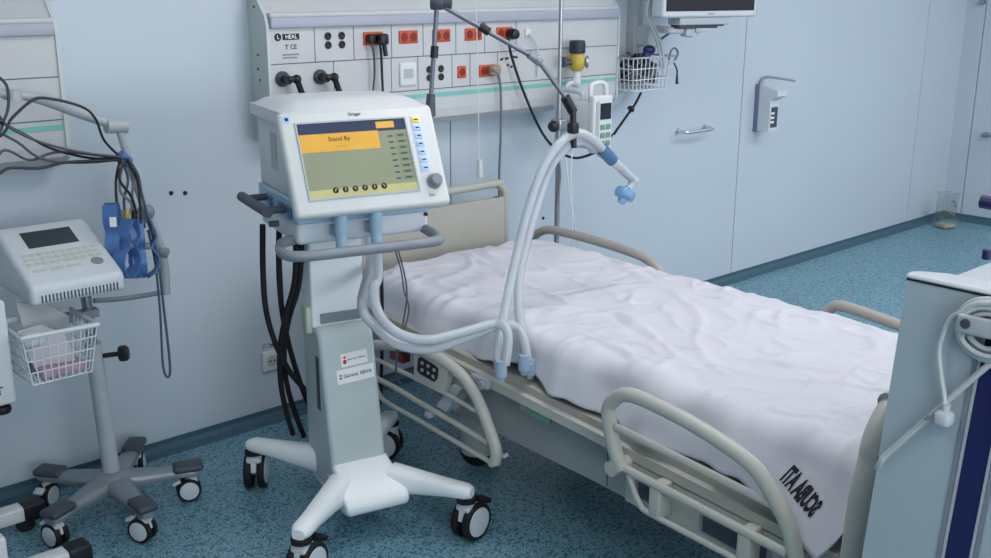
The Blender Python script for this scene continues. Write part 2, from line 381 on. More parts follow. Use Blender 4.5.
MB().cyl(aY(479.5, 160, YP-.05), aY(480, 177, YP-.05), .011, .014).build('pull_handle', m_white, t)
# oxygen regulator
p = aY(577, 62, 3.40); t = thing('gas_regulator', 'yellow gas regulator with black cap on the right end of the wall unit', 'gas regulator', p)
MB().lathe([(.022, -.04), (.03, -.03), (.038, -.015), (.04, .010), (.034, .02), (.034, .03), (.028, .04)], p, (0, 0, 1)).cyl(p, p+Vector((0, .064, 0)), .018).build('body', m_yellow, t)
MB().lathe([(.036, .04), (.037, .045), (.037, .085), (.033, .095), (.02, .097)], p, (0, 0, 1)).build('cap', mat('midnight_cap', (34, 38, 62), .5), t)
MB().lathe([(.028, .04), (.028, .05), (.022, .052)], p, (.75, -.66, 0)).build('gauge', m_steel, t)
MB().cyl(p+Vector((-.04, 0, 0)), p+Vector((-.075, .01, 0)), .013).cyl(p+Vector((-.07, .01, -.02)), p+Vector((-.07, .01, .025)), .012).build('valve', m_dark, t)
MB().cyl(p+Vector((0, 0, -.035)), p+Vector((0, 0, -.085)), .016, .02).ball(p+Vector((-.005, 0, -.09)), .024).tube([p+Vector((-.01, 0, -.09)), p+Vector((-.06, 0, -.10)), p+Vector((-.075, .0, -.16))], .009).build('outlet_stem', m_white2, t)
# ---------------------------------------------------------------- wall details
p = aY(271, 360, YW); t = thing('wall_socket', 'white square wall socket low behind the ventilator hoses', 'wall socket', (p.x, YW, p.z))
MB().rspan((p.x-.042, YW-.010, p.z-.042), (p.x+.042, YW-.0002, p.z+.042), .004).build('plate', m_white, t)
MB().lathe([(.024, 0), (.024, .001), (.02, .0015)], (p.x, YW-.010, p.z), (0, -1, 0)).build('insert', m_lgrey, t)
MB().cyl((p.x-.009, YW-.0125, p.z), (p.x-.009, YW-.010, p.z), .004).cyl((p.x+.009, YW-.0125, p.z), (p.x+.009, YW-.010, p.z), .004).build('contact', m_ink, t)
MB().text('ECM', (p.x-.01, YW-.0004, p.z+.062), (1, 0, 0), (0, 0, 1), .026).build('lettering', m_gink, t, smooth=0)
for (x, y), l in (((171, 193), 'small black wall plug hole left of the ventilator, left one'), ((185, 193), 'small black wall plug hole left of the ventilator, right one'), ((543, 218), 'small dark wall plug hole behind the bed rail')):
    q = aY(x, y, YW); tag(MB().cyl((q.x, YW-.003, q.z), (q.x, YW-.0002, q.z), .008, n=12).build('screw_plug', m_ink), l, 'wall plug', 'black plug holes in the wall')
# soap dispenser
q = aY(754, 105, YW); x0 = q.x; t = thing('soap_dispenser', 'white lever soap dispenser on the wall at right', 'soap dispenser', (x0+.05, YW, .87))
MB().rspan((x0, YW-.03, .875), (x0+.10, YW-.0002, 1.145), .004).build('back_plate', mat('slate_plate', (112, 122, 146), .5), t)
b = MB(); b.prism([(x0+.004, YW-.03, .88), (x0+.004, YW-.105, .885), (x0+.004, YW-.105, 1.06), (x0+.004, YW-.15, 1.085), (x0+.004, YW-.15, 1.115), (x0+.004, YW-.03, 1.15)], (.092, 0, 0)); b.build('cover', m_white2, t)
MB().span((x0+.02, YW-.109, .905), (x0+.08, YW-.104, 1.02)).build('window', m_dark, t)
k = MB()
for dz in (.93, .955, .98): k.span((x0+.012, YW-.1105, dz), (x0+.045, YW-.1085, dz+.012))
k.build('level_label', m_label, t)
MB().tube([(x0+.04, YW-.015, 1.14), (x0+.04, YW-.02, 1.172), (x0+.04, YW-.05, 1.186), (x0+.04, YW-.14, 1.184), (x0+.04, YW-.235, 1.176)], .010, 8, 5, rf=lambda t, i: .0115-.005*t).build('lever', m_lgrey, t)
# chrome rail on the wall
a, b_ = aY(677, 131, YW), aY(704, 127, YW); t = thing('grab_bar', 'small chrome bar on the wall left of the soap dispenser', 'bar', (a.x, YW, a.z))
MB().tube([(a.x, YW-.001, a.z), (a.x, YW-.05, a.z), (a.x+.02, YW-.062, a.z-.004), (b_.x-.02, YW-.062, a.z-.004), (b_.x, YW-.05, a.z), (b_.x, YW-.001, a.z)], .009, 8, 4).build('bar', m_chrome, t)
for x in (a.x, b_.x): MB().cyl((x, YW-.006, a.z), (x, YW-.0002, a.z), .016).build('mount', m_chrome, t)
# right wall hook
q = aX(986, 135, XR); t = thing('wall_hook', 'small steel hook on the right wall near the corner', 'hook', (XR, q.y, q.z))
MB().cyl((XR-.0002, q.y, q.z), (XR-.012, q.y, q.z), .022).tube([(XR-.01, q.y, q.z), (XR-.06, q.y, q.z), (XR-.075, q.y-.03, q.z+.012), (XR-.075, q.y-.2, q.z+.012)], .013).build('hook_arm', m_steel, t)
q = aX(983, 2, XR); t = thing('door_stop', 'tiny steel fitting high on the right wall', 'wall fitting', (XR, q.y, q.z))
MB().cyl((XR-.0002, q.y, q.z), (XR-.03, q.y, q.z), .022, .018).build('stud', m_steel, t)
# clear container in the corner
t = thing('clear_container', 'clear plastic container on the floor in the far corner', 'container', (7.50, 3.40, 0), -.3)
bx = MB()
for a, b_ in (((-.052, -.05, 0), (.052, .05, .006)), ((-.052, -.05, .006), (-.049, .05, .25)), ((.049, -.05, .006), (.052, .05, .25)), ((-.049, -.05, .006), (.049, -.047, .25)), ((-.049, .047, .006), (.049, .05, .25))): bx.span(a, b_)
bx.build('shell', m_clear, t, False)
MB().span((-.048, -.046, .0065), (.048, .046, .028)).build('liquid', mat('straw_liquid', (206, 204, 176), .2), t, False)
MB().tube([(-.055, -.053, .252), (.055, -.053, .252), (.055, .053, .252), (-.055, .053, .252)], .003, 6, 0, True).build('rim', m_clear, t, False)
for x, z, w, h in ((.0, .20, .03, .02), (.02, .17, .025, .018), (-.02, .12, .012, .012), (-.005, .12, .014, .014), (.02, .105, .014, .02), (.02, .19, .02, .012)):
    MB().box((x, -.0512, z), (w, .002, h), (0, .3, 0)).build('marking', m_gink, t, False)
# ---------------------------------------------------------------- casters
def caster(root, x, y, ang, R, wid, mfork, mhub, top, pedal=True, loc='caster', gap=.012):
    Mx = Matrix.Translation((x, y, 0)) @ Matrix.Rotation(ang, 4, 'Z')   # wheel axis = local x, trail = local y
    tr = R*.35
    f = MB(Mx); f.cyl((0, 0, R*1.5), (0, 0, top), R*.34, R*.34)
    f.prism([(-gap/2+.001, p, q) for p, q in ((-R*.4, R*1.75), (R*.35, R*1.75), (tr+R*.35, R*1.2), (tr+.2*R, R*.75), (tr-.25*R, R*.75), (-R*.5, R*1.2))], (gap-.002, 0, 0))
    f.rbox((0, tr*.3, R*1.82), (wid*1.05, R*.95, R*.36), R*.12)
    o = f.build('caster', mfork, root, False)
    for sg in (-1, 1):
        w = MB(Mx); a = (sg*gap/2, tr, R)
        w.lathe([(R*.5, .0), (R*.97, .001), (R, .004), (R, wid/2-.004), (R*.96, wid/2), (R*.78, wid/2), (R*.78, wid/2-.001)], a, (sg, 0, 0), 28, 0)
        w.lathe([(R*.78, wid/2-.003), (R*.76, wid/2+.002), (R*.3, wid/2+.006), (0, wid/2+.006)], a, (sg, 0, 0), 28, 1)
        w.build('wheel', [m_blk2, mhub], o, False)
    if pedal:
        MB(Mx).rbox((0, tr+R*.95, R*1.75), (wid*1.0, R*.7, R*.28), R*.1, 2, (-.35, 0, 0)).build('brake_pedal', m_blk2 if pedal is True else pedal, o, False)
    return o
# ---------------------------------------------------------------- ventilator
VR = math.radians(-14)
V = thing('ventilator', 'white intensive care ventilator with tilted screen on a four-caster column stand', 'ventilator', (1.84, 2.72, 0), VR)
def vb(mb, name, m, parent=None, smooth=38): return mb.build(name, m, parent or V, False, smooth)
def slab(prof, u0, u1, mb=None, mi=0):   # (w,z) profile extruded along u
    mb = mb or MB(); return mb.prism([(u0, w, z) for w, z in prof], (u1-u0, 0, 0), mi)
# foot
ft = MB(); bmf = bmesh.new()
prof = [(-.085, .228), (-.15, .20), (-.21, .168), (-.235, .150), (-.243, .134), (-.235, .112), (-.18, .095), (.16, .09), (.16, .21)]
halfw = [.095, .098, .106, .108, .105, .103, .10, .085, .085]
n = len(prof); vs = [(-h, w, z) for (w, z), h in zip(prof, halfw)]+[(h, w, z) for (w, z), h in zip(prof, halfw)]
ft.add(vs, [list(range(n)), list(range(n, 2*n))[::-1]]+[[i, (i+1) % n, n+(i+1) % n, n+i] for i in range(n)])
bmf.free(); o = vb(ft, 'foot', m_base, None, 30)
bv = o.modifiers.new('b', 'BEVEL'); bv.width = .012; bv.segments = 3; bv.limit_method = 'ANGLE'; bv.angle_limit = math.radians(40)
# lower column
pr = [(-.095, .2), (-.014, .60), (-.008, .622), (.004, .642), (.025, .655), (.05, .66), (.15, .66), (.15, .12), (-.08, .12)]
o = vb(slab(pr, -.096, .088), 'column_cover', m_colgrey, None, 30)
bv = o.modifiers.new('b', 'BEVEL'); bv.width = .012; bv.segments = 3; bv.limit_method = 'ANGLE'; bv.angle_limit = math.radians(50)
vb(MB().span((-.0972, .0, .38), (-.095, .03, .56)), 'side_slot', m_dark)
vb(MB().rspan((-.118, .04, .63), (-.094, .09, .72), .008), 'side_latch', mat('pale_yellow_clip', (196, 206, 186), .5))
# stickers on sloped front
sl = Vector((0, .089, .44)).normalized()
def onfront(u, z): return Vector((u, -.095+(z-.2)*.089/.44, z))
def sticker(u0, u1, z, h, name, skew):
    nn = Vector((0, -sl.z, sl.y)); e1 = Vector((1, 0, skew)).normalized(); c = onfront((u0+u1)/2, z)+nn*.002
    w = (u1-u0)/2
    return MB().prism([c-e1*w-sl*h/2, c+e1*w-sl*h/2, c+e1*w+sl*h/2, c-e1*w+sl*h/2], -nn*.0015).build(name, m_label, V, False, 0), c+nn*.0006, e1
s1, c1, e1 = sticker(-.032, .058, .550, .043, 'sticker', .06)
k = MB(); k.cyl(c1-e1*.032-sl*.004, c1-e1*.032-sl*.004+Vector((0, -.0004, 0)), .0065, n=12); k.box(c1-e1*.032-sl*.008, (.008, .0006, .012)); k.cyl(c1-e1*.032+sl*.009, c1-e1*.032+sl*.009+Vector((0, -.0004, 0)), .004, n=10); k.build('emblem', m_red, s1, False, 0)
k = MB(); k.text('Save the Children', c1+e1*.009, e1, sl, .0088); k.build('lettering', m_ink, s1, False, 0)
s2, c2, e2 = sticker(-.05, .076, .500, .046, 'sticker', .06)
k = MB(); k.box(c2-e2*.051-sl*.004, (.009, .0006, .006)); k.box(c2-e2*.051+sl*.005, (.007, .0006, .006)); k.build('emblem', m_pgreen, s2, False, 0)
k = MB(); k.text('Garanti', c2-e2*.017, e2, sl, .0165); k.build('lettering', m_ink, s2, False, 0)
k = MB(); k.text('BBVA', c2+e2*.035, e2, sl, .0165); k.build('lettering', mat('blue_print', (30, 50, 110), .6), s2, False, 0)
# upper column
vb(MB().rspan((-.102, .03, .65), (.074, .15, 1.02), .008), 'upper_column', m_base)
vb(MB().span((-.075, .022, .664), (.06, .034, .696)), 'column_slot', m_grey)
vb(MB().span((-.04, .0285, .93), (.0, .0305, .965)), 'column_label', m_lgrey)
# tray and body
vb(MB().rspan((-.20, -.17, .975), (.215, .19, 1.045), .012), 'tray', m_white2)
vb(MB().rspan((-.205, -.19, 1.04), (.21, .19, 1.105), .006), 'gas_block', m_lblue)
for w in (-.13, -.05, .06): MB().rspan((-.214, w-.02, 1.05), (-.204, w+.02, 1.085), .003).build('block_vent', m_dblue, V, False)
vb(MB().rspan((-.198, -.11, 1.10), (.215, .19, 1.355), .015), 'rear_housing', m_white)
vb(MB().span((-.2, -.005, 1.17), (-.1975, .05, 1.28)), 'side_label', m_lgrey)
vb(MB().rspan((-.2, .08, 1.32), (-.197, .13, 1.338), .0012), 'side_grip', m_dark)
# top lid, domed
lid = MB(); nu, nw = 14, 8; vs = []
for j in range(nw+1):
    for i in range(nu+1):
        u = -.215+.455*i/nu; w = -.125+.325*j/nw
        e = (1-abs(2*i/nu-1)**4)*(1-abs(2*j/nw-1)**4); vs.append((u, w, 1.352+.03*e**.5+.012*(1-j/nw)*0))
fs = [[j*(nu+1)+i, j*(nu+1)+i+1, (j+1)*(nu+1)+i+1, (j+1)*(nu+1)+i] for j in range(nw) for i in range(nu)]
base = len(vs); vs2 = vs+[(p[0], p[1], 1.318) for p in vs]
ring = [i for i in range(nu+1)]+[(j)*(nu+1)+nu for j in range(1, nw+1)]+[nw*(nu+1)+i for i in range(nu-1, -1, -1)]+[j*(nu+1) for j in range(nw-1, 0, -1)]
fs += [[a, b_, b_+base, a+base] for a, b_ in zip(ring, ring[1:]+ring[:1])]+[[r+base for r in ring]]
vb(lid.add(vs2, fs), 'top_cover', m_white, None, 50)
# front panel in its own tilted frame
B0 = Vector((.008, -.268, 1.078)); EY = Vector((0, .155, .305)).normalized(); EN = Vector((0, -EY.z, EY.y)); BM = Matrix((Vector((1, 0, 0)), EY, EN)).transposed().to_4x4(); BM.translation = B0
H = .312
vb(MB(BM).rbox((0, H/2, -.018), (.478, H, .04), .014, 4), 'front_panel', m_bezel)
vb(MB(BM).prism([(-.20, .04, -.03), (.2, .04, -.03), (.2, H-.01, -.03), (-.2, H-.01, -.03)], (0, 0, -.09)), 'panel_back', m_white2)
DX0, DX1, DY0, DY1 = -.190, .141, .050, .271
scr = vb(MB(BM).span((DX0, DY0, .0018), (DX1, DY1, .0034)), 'screen', m_scr, None, 0)
k = MB(BM)
for a in (((DX0-.005, DY0-.005), (DX1+.005, DY0)), ((DX0-.005, DY1), (DX1+.005, DY1+.005)), ((DX0-.005, DY0), (DX0, DY1)), ((DX1, DY0), (DX1+.005, DY1))): k.span((*a[0], .001), (*a[1], .006))
k.build('screen_frame', m_lgrey, V, False, 0)
vb(MB(BM).span((DX0, DY1-.034, .0034), (DX1, DY1, .0038)), 'status_bar', m_scrtop, scr, 0)
vb(MB(BM).span((DX0, DY1-.086, .0038), (DX0+.24, DY1-.032, .0042)), 'status_message', m_scry, scr, 0)
vb(MB(BM).span((DX0+.238, DY1-.026, .0038), (DX0+.295, DY1-.006, .0044)), 'alarm_field', m_scry, scr, 0)
vb(MB(BM).span((DX0, DY0, .0034), (DX1, DY0+.024, .0038)), 'softkey_bar', m_scrp, scr, 0)
k = MB(BM); k.text('Stand By', (DX0+.118, DY1-.05, .0046), (1, 0, 0), (0, 1, 0), .019); k.text('----- -- -----', (DX0+.122, DY1-.072, .0046), (1, 0, 0), (0, 1, 0), .008)
k.build('lettering', mat('amber_ink', (92, 60, 20), .6), scr, False, 0)
k = MB(BM)
for i in range(8): k.span((DX1-.04, DY1-.058-i*.0185, .0034), (DX1-.003, DY1-.044-i*.0185, .0038))
k.build('value_field', m_scrg, scr, False, 0)
k = MB(BM)
for i in range(8):
    k.span((DX1-.062, DY1-.054-i*.0185, .0034), (DX1-.047, DY1-.050-i*.0185, .0038)); k.span((DX1-.032, DY1-.053-i*.0185, .0038), (DX1-.012, DY1-.049-i*.0185, .0042))
k.build('value_print', m_scrtop, scr, False, 0)
for i in range(6):
    x = DX0+.078+i*.0295
    b_ = MB(BM).cyl((x, DY0+.02, .0036), (x, DY0+.02, .0052), .0088, n=16).build('softkey', m_ink, scr, False, 0)
k = MB(BM)
for i in range(6):
    x = DX0+.078+i*.0295; k.box((x, DY0+.021, .0055), (.0025, .009, .0006), (0, 0, .5*(i % 3-1)))
k.build('softkey_symbol', m_scrp, scr, False, 0)
vb(MB(BM).rspan((.160, .10, .0015), (.193, .278, .0035), .0008, 2), 'key_panel', mat('pale_key_panel', (198, 214, 232), .4))
for i in range(7):
    y = .264-i*.025
    o = MB(BM).rspan((.164, y-.009, .0034), (.189, y+.009, .0062), .0012, 2).build('key', m_keyy if i == 0 else m_key, V, False)
    MB(BM).span((.171, y-.002, .0062), (.183, y+.002, .0066)).build('key_print', m_ink, o, False, 0)
vb(MB(BM).lathe([(.023, 0), (.023, .006), (.0195, .008), (.018, .026), (.015, .029)], (.195, .070, .002), (0, 0, 1), 26), 'rotary_knob', m_grey)
k = MB(BM); k.text('Evita', (.180, .030, .003), (1, 0, 0), (0, 1, 0), .010); k.build('lettering', m_gink, V, False, 0)
k = MB(BM); k.text('Dräger', (-.01, .293, .003), (1, 0, 0), (0, 1, 0), .014); k.build('lettering', m_ink, V, False, 0)
vb(MB(BM).span((-.226, .276, .0015), (-.205, .30, .003)), 'corner_label', m_key)
k = MB(BM); k.cyl((-.215, .288, .003), (-.215, .288, .0036), .0065, n=5); k.build('corner_symbol', m_navy, V, False, 0)
vb(MB().cyl((.205, -.168, 1.03), (.205, -.176, 1.03), .006), 'sensor_dot', m_ink)
# ports, handles
for u in (-.09, .018): vb(MB().lathe([(.018, 0), (.0195, .01), (.0165, .014), (.0165, .06), (.019, .066), (.018, .125)], (u, -.232, .955), (0, 0, 1)).span((u-.012, -.235, 1.0), (u+.012, -.16, 1.03)), 'breathing_port', m_lblue)
vb(MB().tube([(-.19, -.12, .985), (-.245, -.16, .985), (-.27, -.25, .98), (-.235, -.30, .978), (-.1, -.305, .977), (.15, -.30, .975), (.195, -.285, .975), (.205, -.25, .978), (.205, -.12, .985)], .0155, 12, 7), 'front_handle', m_grey)
vb(MB().tube([(-.275, .13, 1.075), (-.275, .02, 1.075), (-.275, -.14, 1.075)], .0155, 10, 3).cyl((-.275, .09, 1.075), (-.2, .09, 1.075), .011).cyl((-.275, -.11, 1.075), (-.2, -.11, 1.075), .011), 'side_rail_handle', m_dark)
vb(MB().cyl((-.258, -.09, 1.03), (-.23, -.09, 1.03), .009), 'clamp_screw', m_dark)
# legs and casters
for (u, w, ang, u0, w0) in ((-.238, .315, -.45, -.06, .09), (.252, -.345, -1.15, .085, -.14), (.278, .325, .9, .06, .09), (-.288, -.345, -.95, -.085, -.13)):
    d = Vector((u-u0, w-w0, 0)); pr = [(0, .205), (.35, .20), (.85, .19), (.97, .185), (1.0, .178), (1.0, .150), (.85, .146), (.4, .13), (0, .115)]
    mb = MB(); ln = d.length+.02; dd = d.normalized(); sd = Vector((-dd.y, dd.x, 0))
    st = [(0, .042, .118, .212), (.3, .036, .13, .205), (.7, .030, .143, .195), (.93, .03, .147, .19), (1.0, .020, .15, .182)]
    vs = []; nk = 12
    for (tt, hw, zl, zh) in st:
        c = Vector((u0, w0, 0))+dd*ln*tt
        for q in range(nk):
            g = 2*PI*q/nk; ca, sa = math.cos(g), math.sin(g)
            x = hw*math.copysign(abs(ca)**.6, ca); z = (zl+zh)/2+(zh-zl)/2*math.copysign(abs(sa)**.6, sa); vs.append(c+sd*x+Vector((0, 0, z)))
    fs = [[i*nk+q, i*nk+(q+1) % nk, (i+1)*nk+(q+1) % nk, (i+1)*nk+q] for i in range(len(st)-1) for q in range(nk)]+[list(range(nk)), [(len(st)-1)*nk+q for q in range(nk)]]
    vb(mb.add(vs, fs), 'leg', m_base, None, 45)
    vb(MB().lathe([(.031, 0), (.031, .014)], (u, w, .134), (0, 0, 1)), 'leg_collar', m_blk2)
    caster(V, u, w, ang, .0625, .05, m_white2, m_white2, .138, True, gap=.02)
# gas hoses under the ventilator
HO = [([(263, 232), (263, 270), (266, 310), (276, 345), (290, 372), (306, 392), (320, 420)], 2.86, 2.92, 'black hose, leftmost below the ventilator tray, curving right'),
      ([(280, 240), (279, 270), (282, 310), (289, 345), (301, 385), (312, 412)], 2.85, 2.95, 'black hose, second from left below the ventilator tray'),
      ([(297, 250), (295, 278), (286, 315), (280, 350), (281, 385), (287, 415), (293, 434)], 2.80, 3.0, 'thick black hose, third from left below the ventilator tray'),
      ([(304, 256), (299, 282), (289, 318), (284, 350), (287, 385), (297, 418), (304, 436)], 2.80, 3.02, 'black hose nearest the ventilator column, reaching the floor')]
for pts, ya, yb, l in HO:
    nn = len(pts); P = [aY(x, y, ya+(yb-ya)*i/(nn-1)) for i, (x, y) in enumerate(pts)]
    P[0].z = max(P[0].z, .99); tag(MB().tube(P, .0095, 8, 7).build('gas_hose', m_blk2), l, 'hose', 'black gas hoses below the ventilator')
# ---------------------------------------------------------------- support arm and breathing circuit
A = thing('support_arm', 'jointed grey arm holding the white breathing hoses over the bed', 'hose support arm', tuple(aY(430, 110, 2.647)))
pb, pj = aY(430, 112, 2.66), aY(437, 3, 2.64)
pk, pe = aY(538, 60, 2.44), aY(570, 104, 2.38)
MB().cyl(aY(427, 150, 2.66), pb, .012).build('base_post', m_dsteel, A)
MB().cyl(aY(430, 116, 2.66), aY(431, 94, 2.66), .018, .013).build('base_clamp', m_dark, A)
MB().cyl(pb, pj, .0075).build('lower_tube', m_dsteel, A)
MB().cyl(aY(434, 58, 2.65), aY(434.8, 46, 2.65), .0125).build('tube_sleeve', m_black, A)
MB().lathe([(.018, -.02), (.021, -.016), (.021, .016), (.018, .02)], pj, (.7, -.7, 0)).cyl(pj, pj+Vector((.03, -.035, -.002)), .013).build('elbow_joint', m_dark, A)
MB().cyl(pj, pk, .0075).build('upper_tube', m_dsteel, A)
MB().cyl(aY(480, 26, 2.55), aY(489, 32, 2.535), .0135).build('tube_sleeve', m_black, A)
MB().cyl(aY(529, 54, 2.455), aY(541, 63, 2.435), .014).ball(pk, .017).build('mid_joint', m_alu, A)
MB().cyl(pk, pe, .0075).build('end_tube', m_dsteel, A)
MB().cyl(aY(565, 97, 2.385), aY(573, 112, 2.375), .016).build('end_joint', m_black, A)
c0, c1_ = aY(573, 110, 2.37), aY(573.5, 148, 2.36)
MB().cyl(c0, c1_, .0105).rbox(aY(573, 128, 2.335), (.03, .03, .035), .006).build('hose_clip', m_black, A)
BC = thing('breathing_circuit', 'white corrugated breathing hoses from the ventilator over the bed with blue filter', 'breathing hose', (2.1, 2.25, .6))
def hose(pts, r=.0155, name='hose'):
    P = catmull(pts, 8); L = 0; D = [0]
    for a, b_ in zip(P[:-1], P[1:]): L += (b_-a).length; D.append(L)
    st = .0035; n_ = int(L/st); Q = []; j = 0
    for i in range(n_+1):
        d = min(i*st, L)
        while j < len(D)-2 and D[j+1] < d: j += 1
        tt = (d-D[j])/max(1e-9, D[j+1]-D[j]); Q.append(P[j].lerp(P[j+1], tt))
    return MB().tube(Q, r, 12, 0, rf=lambda t, i: r*(1 if i % 2 else .9)).build(name, m_hose, BC, smooth=60)
vM = WM[V.name]
h1 = [vM @ Vector((.018, -.235, .958)), vM @ Vector((.018, -.235, .87)), aY(373.5, 290, 2.47), aY(379, 314, 2.43), aY(396, 332, 2.36), aY(425, 340, 2.33), aY(460, 333, 2.30), aY(492, 324, 2.27), aY(505, 327, 2.235), aY(508, 342, 2.215), aY(505, 366, 2.205)]
hose(h1)
h2 = [vM @ Vector((.10, .08, .99)), vM @ Vector((.105, .04, .85)), aY(362, 305, 2.5), aY(376, 327, 2.44), aY(398, 344, 2.38), aY(430, 349, 2.34), aY(465, 338, 2.31), aY(500, 325, 2.30), aY(517, 328, 2.27), aY(524, 340, 2.235), aY(527, 358, 2.215)]
hose(h2)
h3 = [aY(500, 372, 2.215), aY(498, 350, 2.25), aY(503, 320, 2.30), aY(510, 285, 2.33), aY(518, 250, 2.35), aY(528, 210, 2.36), aY(543, 168, 2.36), aY(560, 143, 2.35), aY(577, 133, 2.345), aY(592, 139, 2.345), aY(603, 150, 2.345)]
hose(h3)
h4 = [aY(529, 366, 2.215), aY(524, 340, 2.26), aY(519, 310, 2.30), aY(519, 280, 2.33), aY(526, 245, 2.35), aY(537, 205, 2.36), aY(550, 168, 2.375), aY(565, 149, 2.375), aY(580, 141, 2.375), aY(592, 146, 2.37), aY(604, 155, 2.36)]
hose(h4)
for x, y, Y in ((501, 370, 2.21), (524, 364, 2.215), (530, 368, 2.22)):
    q = aY(x, y, Y); MB().lathe([(.010, -.034), (.012, -.026), (.0175, -.02), (.0185, .010), (.0175, .02), (.0165, .03)], q, (0, 0, 1)).build('water_trap', m_trap, BC)
a, b_ = aY(602, 149, 2.348), aY(613, 161, 2.34)
MB().cyl(a, b_, .0215, .0205).build('y_connector', m_dblue, BC)
MB().cyl(b_, aY(632, 178, 2.33), .0165, .0125).cyl(aY(622, 170, 2.335), aY(636, 182, 2.33), .0145, .014).build('flex_tube', m_hose, BC)
e_ = aY(634, 181, 2.33); g_ = aY(628, 190, 2.33)
MB().ball(e_, .017).cyl(e_, g_, .014).build('elbow', m_hose, BC)
f_ = aY(625, 194, 2.33); ax = Vector((-.55, 0, -.83))
MB().lathe([(.012, -.026), (.014, -.018), (.033, -.014), (.036, -.004), (.036, .006), (.033, .014), (.016, .02), (.014, .034)], f_, ax).build('filter', m_aqua, BC)
# ---------------------------------------------------------------- hospital bed
BED = thing('hospital_bed', 'adjustable hospital bed with warm grey boards and side rails', 'bed', (2.68, 2.2, 0))
S = .075
def zf(Y): return .478+(Y-2.1)*S
def beam(mb, x0, x1, ya, yb, dz0, dz1, mi=0):
    za, zb = zf(ya), zf(yb); return mb.prism([(x0, ya, za+dz0), (x0, yb, zb+dz0), (x0, yb, zb+dz1), (x0, ya, za+dz1)], (x1-x0, 0, 0), mi)
fr = MB()
for x0, x1 in ((2.125, 2.16), (3.185, 3.22)): beam(fr, x0, x1, 1.12, 3.2, -.022, .008)
for y in (1.12, 1.65, 2.2, 2.75, 3.16): fr.span((2.16, y, zf(y)-.06), (3.185, y+.05, zf(y)-.012))
fr.build('frame', m_bed, BED)
pl = MB(); beam(pl, 2.150, 3.195, 1.14, 3.18, .004, .03); pl.build('platform', m_bed2, BED)
sk = MB(); sk.prism([(2.19, 2.72, .30), (2.19, 2.72, zf(2.72)-.035), (2.19, 1.15, zf(1.15)-.035), (2.19, 1.15, .225), (2.19, 1.95, .275)], (.03, 0, 0))
sk.build('side_cover', m_bed3, BED)
MB().span((2.188, 1.905, .28), (2.1905, 1.909, .42)).build('cover_joint', m_groove, BED)
MB().prism([(3.12, 2.72, .30), (3.12, 2.72, .49), (3.12, 1.15, .38), (3.12, 1.15, .25)], (.03, 0, 0)).build('side_cover', m_bed3, BED)
MB().rspan((2.4, 1.3, .16), (2.95, 2.6, .30), .03).build('chassis', m_bed3, BED)
for x, y in ((2.66, 1.6), (2.66, 2.4)): MB().rspan((x-.09, y-.09, .2), (x+.09, y+.09, .44), .02).build('lift_column', m_bed3, BED)
for x in (2.40, 2.98):
    for y in (2.72, 1.42):
        MB().lathe([(.062, .05), (.066, .06), (.066, .30), (.06, .33), (.03, .335)], (x, y, 0), (0, 0, 1)).build('castor_cover', m_bed3 if y < 2 else mat('castor_cover_lit_grey', (196, 200, 198), .45), BED)  # head-end covers coloured lighter to stand in for light falling there
        MB().lathe([(.05, -.035), (.062, -.03), (.064, 0), (.062, .03), (.05, .035)], (x, y, .064), (.8, .5, 0)).build('castor_wheel', m_blk2, BED)
# brackets, slots, tags along the near frame
for y0, y1 in ((1.62, 1.74), (1.30, 1.52)):
    beam(MB(), 2.119, 2.124, y0, y1, -.12, -.06).build('frame_bracket', m_bed3, BED); 
    beam(MB(), 2.116, 2.1195, y0+.012, y1-.012, -.112, -.068).build('bracket_slot', m_dark, BED)
beam(MB(), 2.124, 2.19, 1.15, 1.78, -.15, -.028).build('frame_skirt', m_bed, BED)
beam(MB(), 2.14, 2.15, 2.10, 2.205, -.052, -.022).build('release_tag', mat('sage_tag', (104, 158, 140), .45), BED)
MB().tube([aX(493, 452, 2.17), aX(497, 450, 2.165), aX(503, 456, 2.16), aX(508, 454, 2.17)], .007).build('hook', m_white2, BED)
MB().rspan((2.10, 2.34, .475), (2.125, 2.42, .51), .006).cyl((2.09, 2.36, .49), (2.125, 2.36, .49), .014).build('frame_clamp', m_lgrey, BED)
MB().tube([(2.11, 2.52, .49), (2.105, 2.45, .47), (2.11, 2.41, .49), (2.115, 2.43, .51)], .007).build('wire_loop', m_grey, BED)
q = aX(402, 354, 2.25); MB().rspan((2.22, q.y-.04, q.z-.022), (2.26, q.y+.04, q.z+.022), .006).build('red_lever', mat('dull_red', (150, 60, 52), .5), BED)
# near foot side rail
RX = 2.075
def railpath(L, X): return [aX(x, y, X) for x, y in L]
r = MB(); r.tube(railpath([(622, 470), (614, 447), (608.6, 414), (613, 401), (630.5, 395), (674, 414), (721.5, 442), (755, 468), (775, 498), (789, 528), (797, 562), (802, 590)], RX), .0205, 12, 7)
near_foot = r.build('side_rail', m_bed, BED)
MB().tube(railpath([(616, 427), (775, 506)], RX), .0115, 10, 0).build('rail_bar', m_bed, near_foot)
MB().tube(railpath([(622, 467), (788, 554)], RX), .0125, 10, 0).build('rail_bar', m_bed, near_foot)
MB().tube(railpath([(628, 470), (633, 488), (641, 506), (651, 514), (715, 548), (790, 588), (803, 590)], RX), .0085, 10, 6).build('rail_bar', m_bed, near_foot)
q = aX(615, 467, RX); MB().cyl((RX-.02, q.y, q.z), (2.125, q.y, q.z), .022).build('rail_pivot', m_bed, near_foot)
for x, y in ((656, 488), (745, 534)):
    q = aX(x, y, RX); MB().rspan((RX-.008, q.y-.02, q.z-.09), (2.125, q.y+.02, q.z+.012), .008).build('rail_bracket', m_bed, near_foot)
